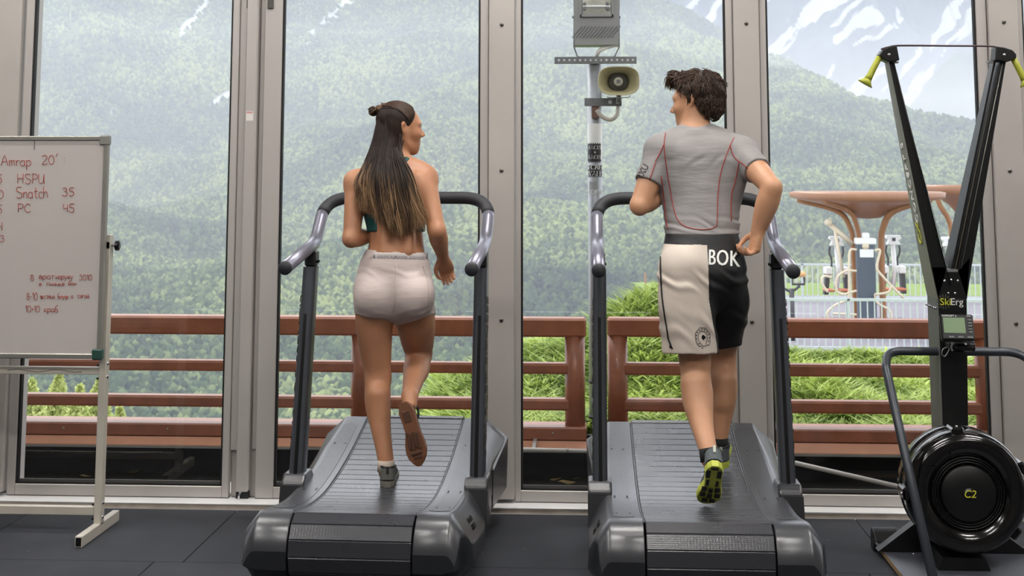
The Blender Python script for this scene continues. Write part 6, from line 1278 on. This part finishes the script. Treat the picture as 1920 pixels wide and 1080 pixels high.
for an in range(0,360,24): 
    a=math.radians(an); h=st.hit(1316+11*math.cos(a),631+15*math.sin(a),.0016)
    if h: MB().box(h,(.006,.0015,.004),rot=(0,a,0)).build('emblem_mark',M_GPR,soM)
h=st.hit(1317,631,.0016)
if h: MB().box(h,(.016,.002,.016),rot=(0,math.radians(45),0)).build('emblem_centre',M_INK,soM)
# hair
v=Vol(hm-[.16,.16,.16],hm+[.16,.16,.17],.004); f_,l_,u_=frM
v.ell(hm+f_*-.024+u_*.042,[.108,.087,.090],frM,.0); v.ell(hm+f_*-.055+u_*-.02,[.070,.080,.072],frM,.02); v.chain([hm+f_*.06+u_*.112,hm+f_*.082+u_*.092],[.028,.02],.02,l_,2.)
X,Y,Z=v._pts(np.zeros(3,int),v.n); q=lambda d:(X-hm[0])*d[0]+(Y-hm[1])*d[1]+(Z-hm[2])*d[2]
v.D=np.maximum(v.D,np.minimum(q(f_)*.80-q(u_)*.6+.012,.06-q(u_)*1.).astype(np.float32)); v.wobble(.003,90,6)
hrM=shape('hair',v,M_HAIR,MA,1,label='short tousled dark brown hair'); vcol(hrM,np.tile(Hc((50,37,29)),(len(hrM.data.vertices),1))); del v
r=np.random.default_rng(9); paths=[];rad=[];cols=[]
hv=np.zeros(len(hrM.data.vertices)*3,np.float32); hrM.data.vertices.foreach_get('co',hv); hv=hv.reshape(-1,3).astype(float); hn=np.zeros(len(hrM.data.vertices)*3,np.float32); hrM.data.vertices.foreach_get('normal',hn); hn=hn.reshape(-1,3).astype(float)
rel=hv-hm; ok=((rel@f_)*.80-(rel@u_)*.6+.012<-.006)&((hn@f_)*.80-(hn@u_)*.6<.8); pick=r.choice(np.nonzero(ok)[0],3600,replace=True)
for i in pick:
    p0=hv[i]; nrm=hn[i]; d=np.array([nrm@f_,nrm@l_,nrm@u_]); low=(p0-hm)@u_<0
    flow=(f_*.8+u_*-.1 if d[2]>.5 and d[0]>-.2 else u_*-1.+f_*-.1)+l_*d[1]*.35+np.array([math.sin(p0[0]*160),math.sin(p0[1]*150),math.sin(p0[2]*170)])*.35+r.normal(size=3)*.16
    flow-=nrm*flow.dot(nrm); flow/=np.linalg.norm(flow)+1e-9; L_=r.uniform(.03,.055)*(.55 if low else 1); p1=p0+flow*L_*.5+nrm*r.uniform(.002,.009); p2=p0+flow*L_+nrm*r.uniform(-.004,.005)
    c=np.array(crspline([p0-nrm*.004,p1,p2],3)); paths.append(c); rad.append(r.uniform(.0007,.0017)); cols.append(np.tile(Hc((58,43,34))*r.uniform(.5,1.7),(len(c),1)))
for i in range(190):
    s=r.uniform(-.9,.9); p0=hm+f_*.055+l_*.07*s+u_*.108; p2=hm+f_*(.105+r.uniform(-.01,.012))+l_*(.075*s)+u_*(.075+r.uniform(-.02,.02)); c=np.array(crspline([p0,(p0+p2)/2+f_*.012+u_*.02,p2],3)); paths.append(c); rad.append(.0015); cols.append(np.tile(Hc((66,48,36))*r.uniform(.7,1.5),(len(c),1)))
strands('hair_strand',paths,rad,cols,M_HAIR,hrM)
# shoes and socks
M_TOP=pm('grey_knit_mesh',(84,92,94),.8,bump=.3,bscale=160); M_NEON=pm('yellow_green_foam',(184,192,76),.55,var=.06,vscale=20); M_SOCKB=pm('black_sock',(16,17,20),.8)
ml=dict(upper=M_TOP,sole=M_NEON,collar=M_SHB,heel=M_TOP,tab=pm('shoe_tab',(180,182,170),.5),lace=M_SHB)
tl=A(1328,941,5.445); hl=A(1341,876,5.275); pods=[(x,y,w,h,M_SHB) for x,y,w,h in ((.022,.05,.018,.05),(-.022,.05,.018,.05),(0,.012,.03,.016),(.026,.16,.022,.030),(-.026,.155,.022,.030),(.0,.165,.018,.03),(.03,.20,.022,.028),(-.028,.195,.022,.028),(0,.205,.02,.028),(.014,.24,.024,.022),(-.016,.238,.024,.022),(.02,.115,.012,.04),(-.018,.11,.012,.04))]
f_=tl-hl; shoe(MA,hl,f_,(0.05,.55,.85),.27,ml,pods,'grey running shoe pushing off, lime sole with black tread facing back')
hl=A(1352,879,5.82); shoe(MA,(hl[0],hl[1],hl[2]),(.10,1,.16),(0,-.16,1),.27,ml,pods,'grey and lime running shoe landing farther up the belt')
MB().tube([tuple(anL+[.0,.0,.012]),tuple(anL+[.008,-.012,-.035])],[.0375,.040],20).build('sock',M_SOCKB,MA); MB().tube([tuple(anR+[0,0,.012]),tuple(anR+[.0,.0,-.04])],[.0395,.040],20).build('sock',M_SOCKB,MA)
rebase(MA,A(1320,900,5.65)*[1,1,0])
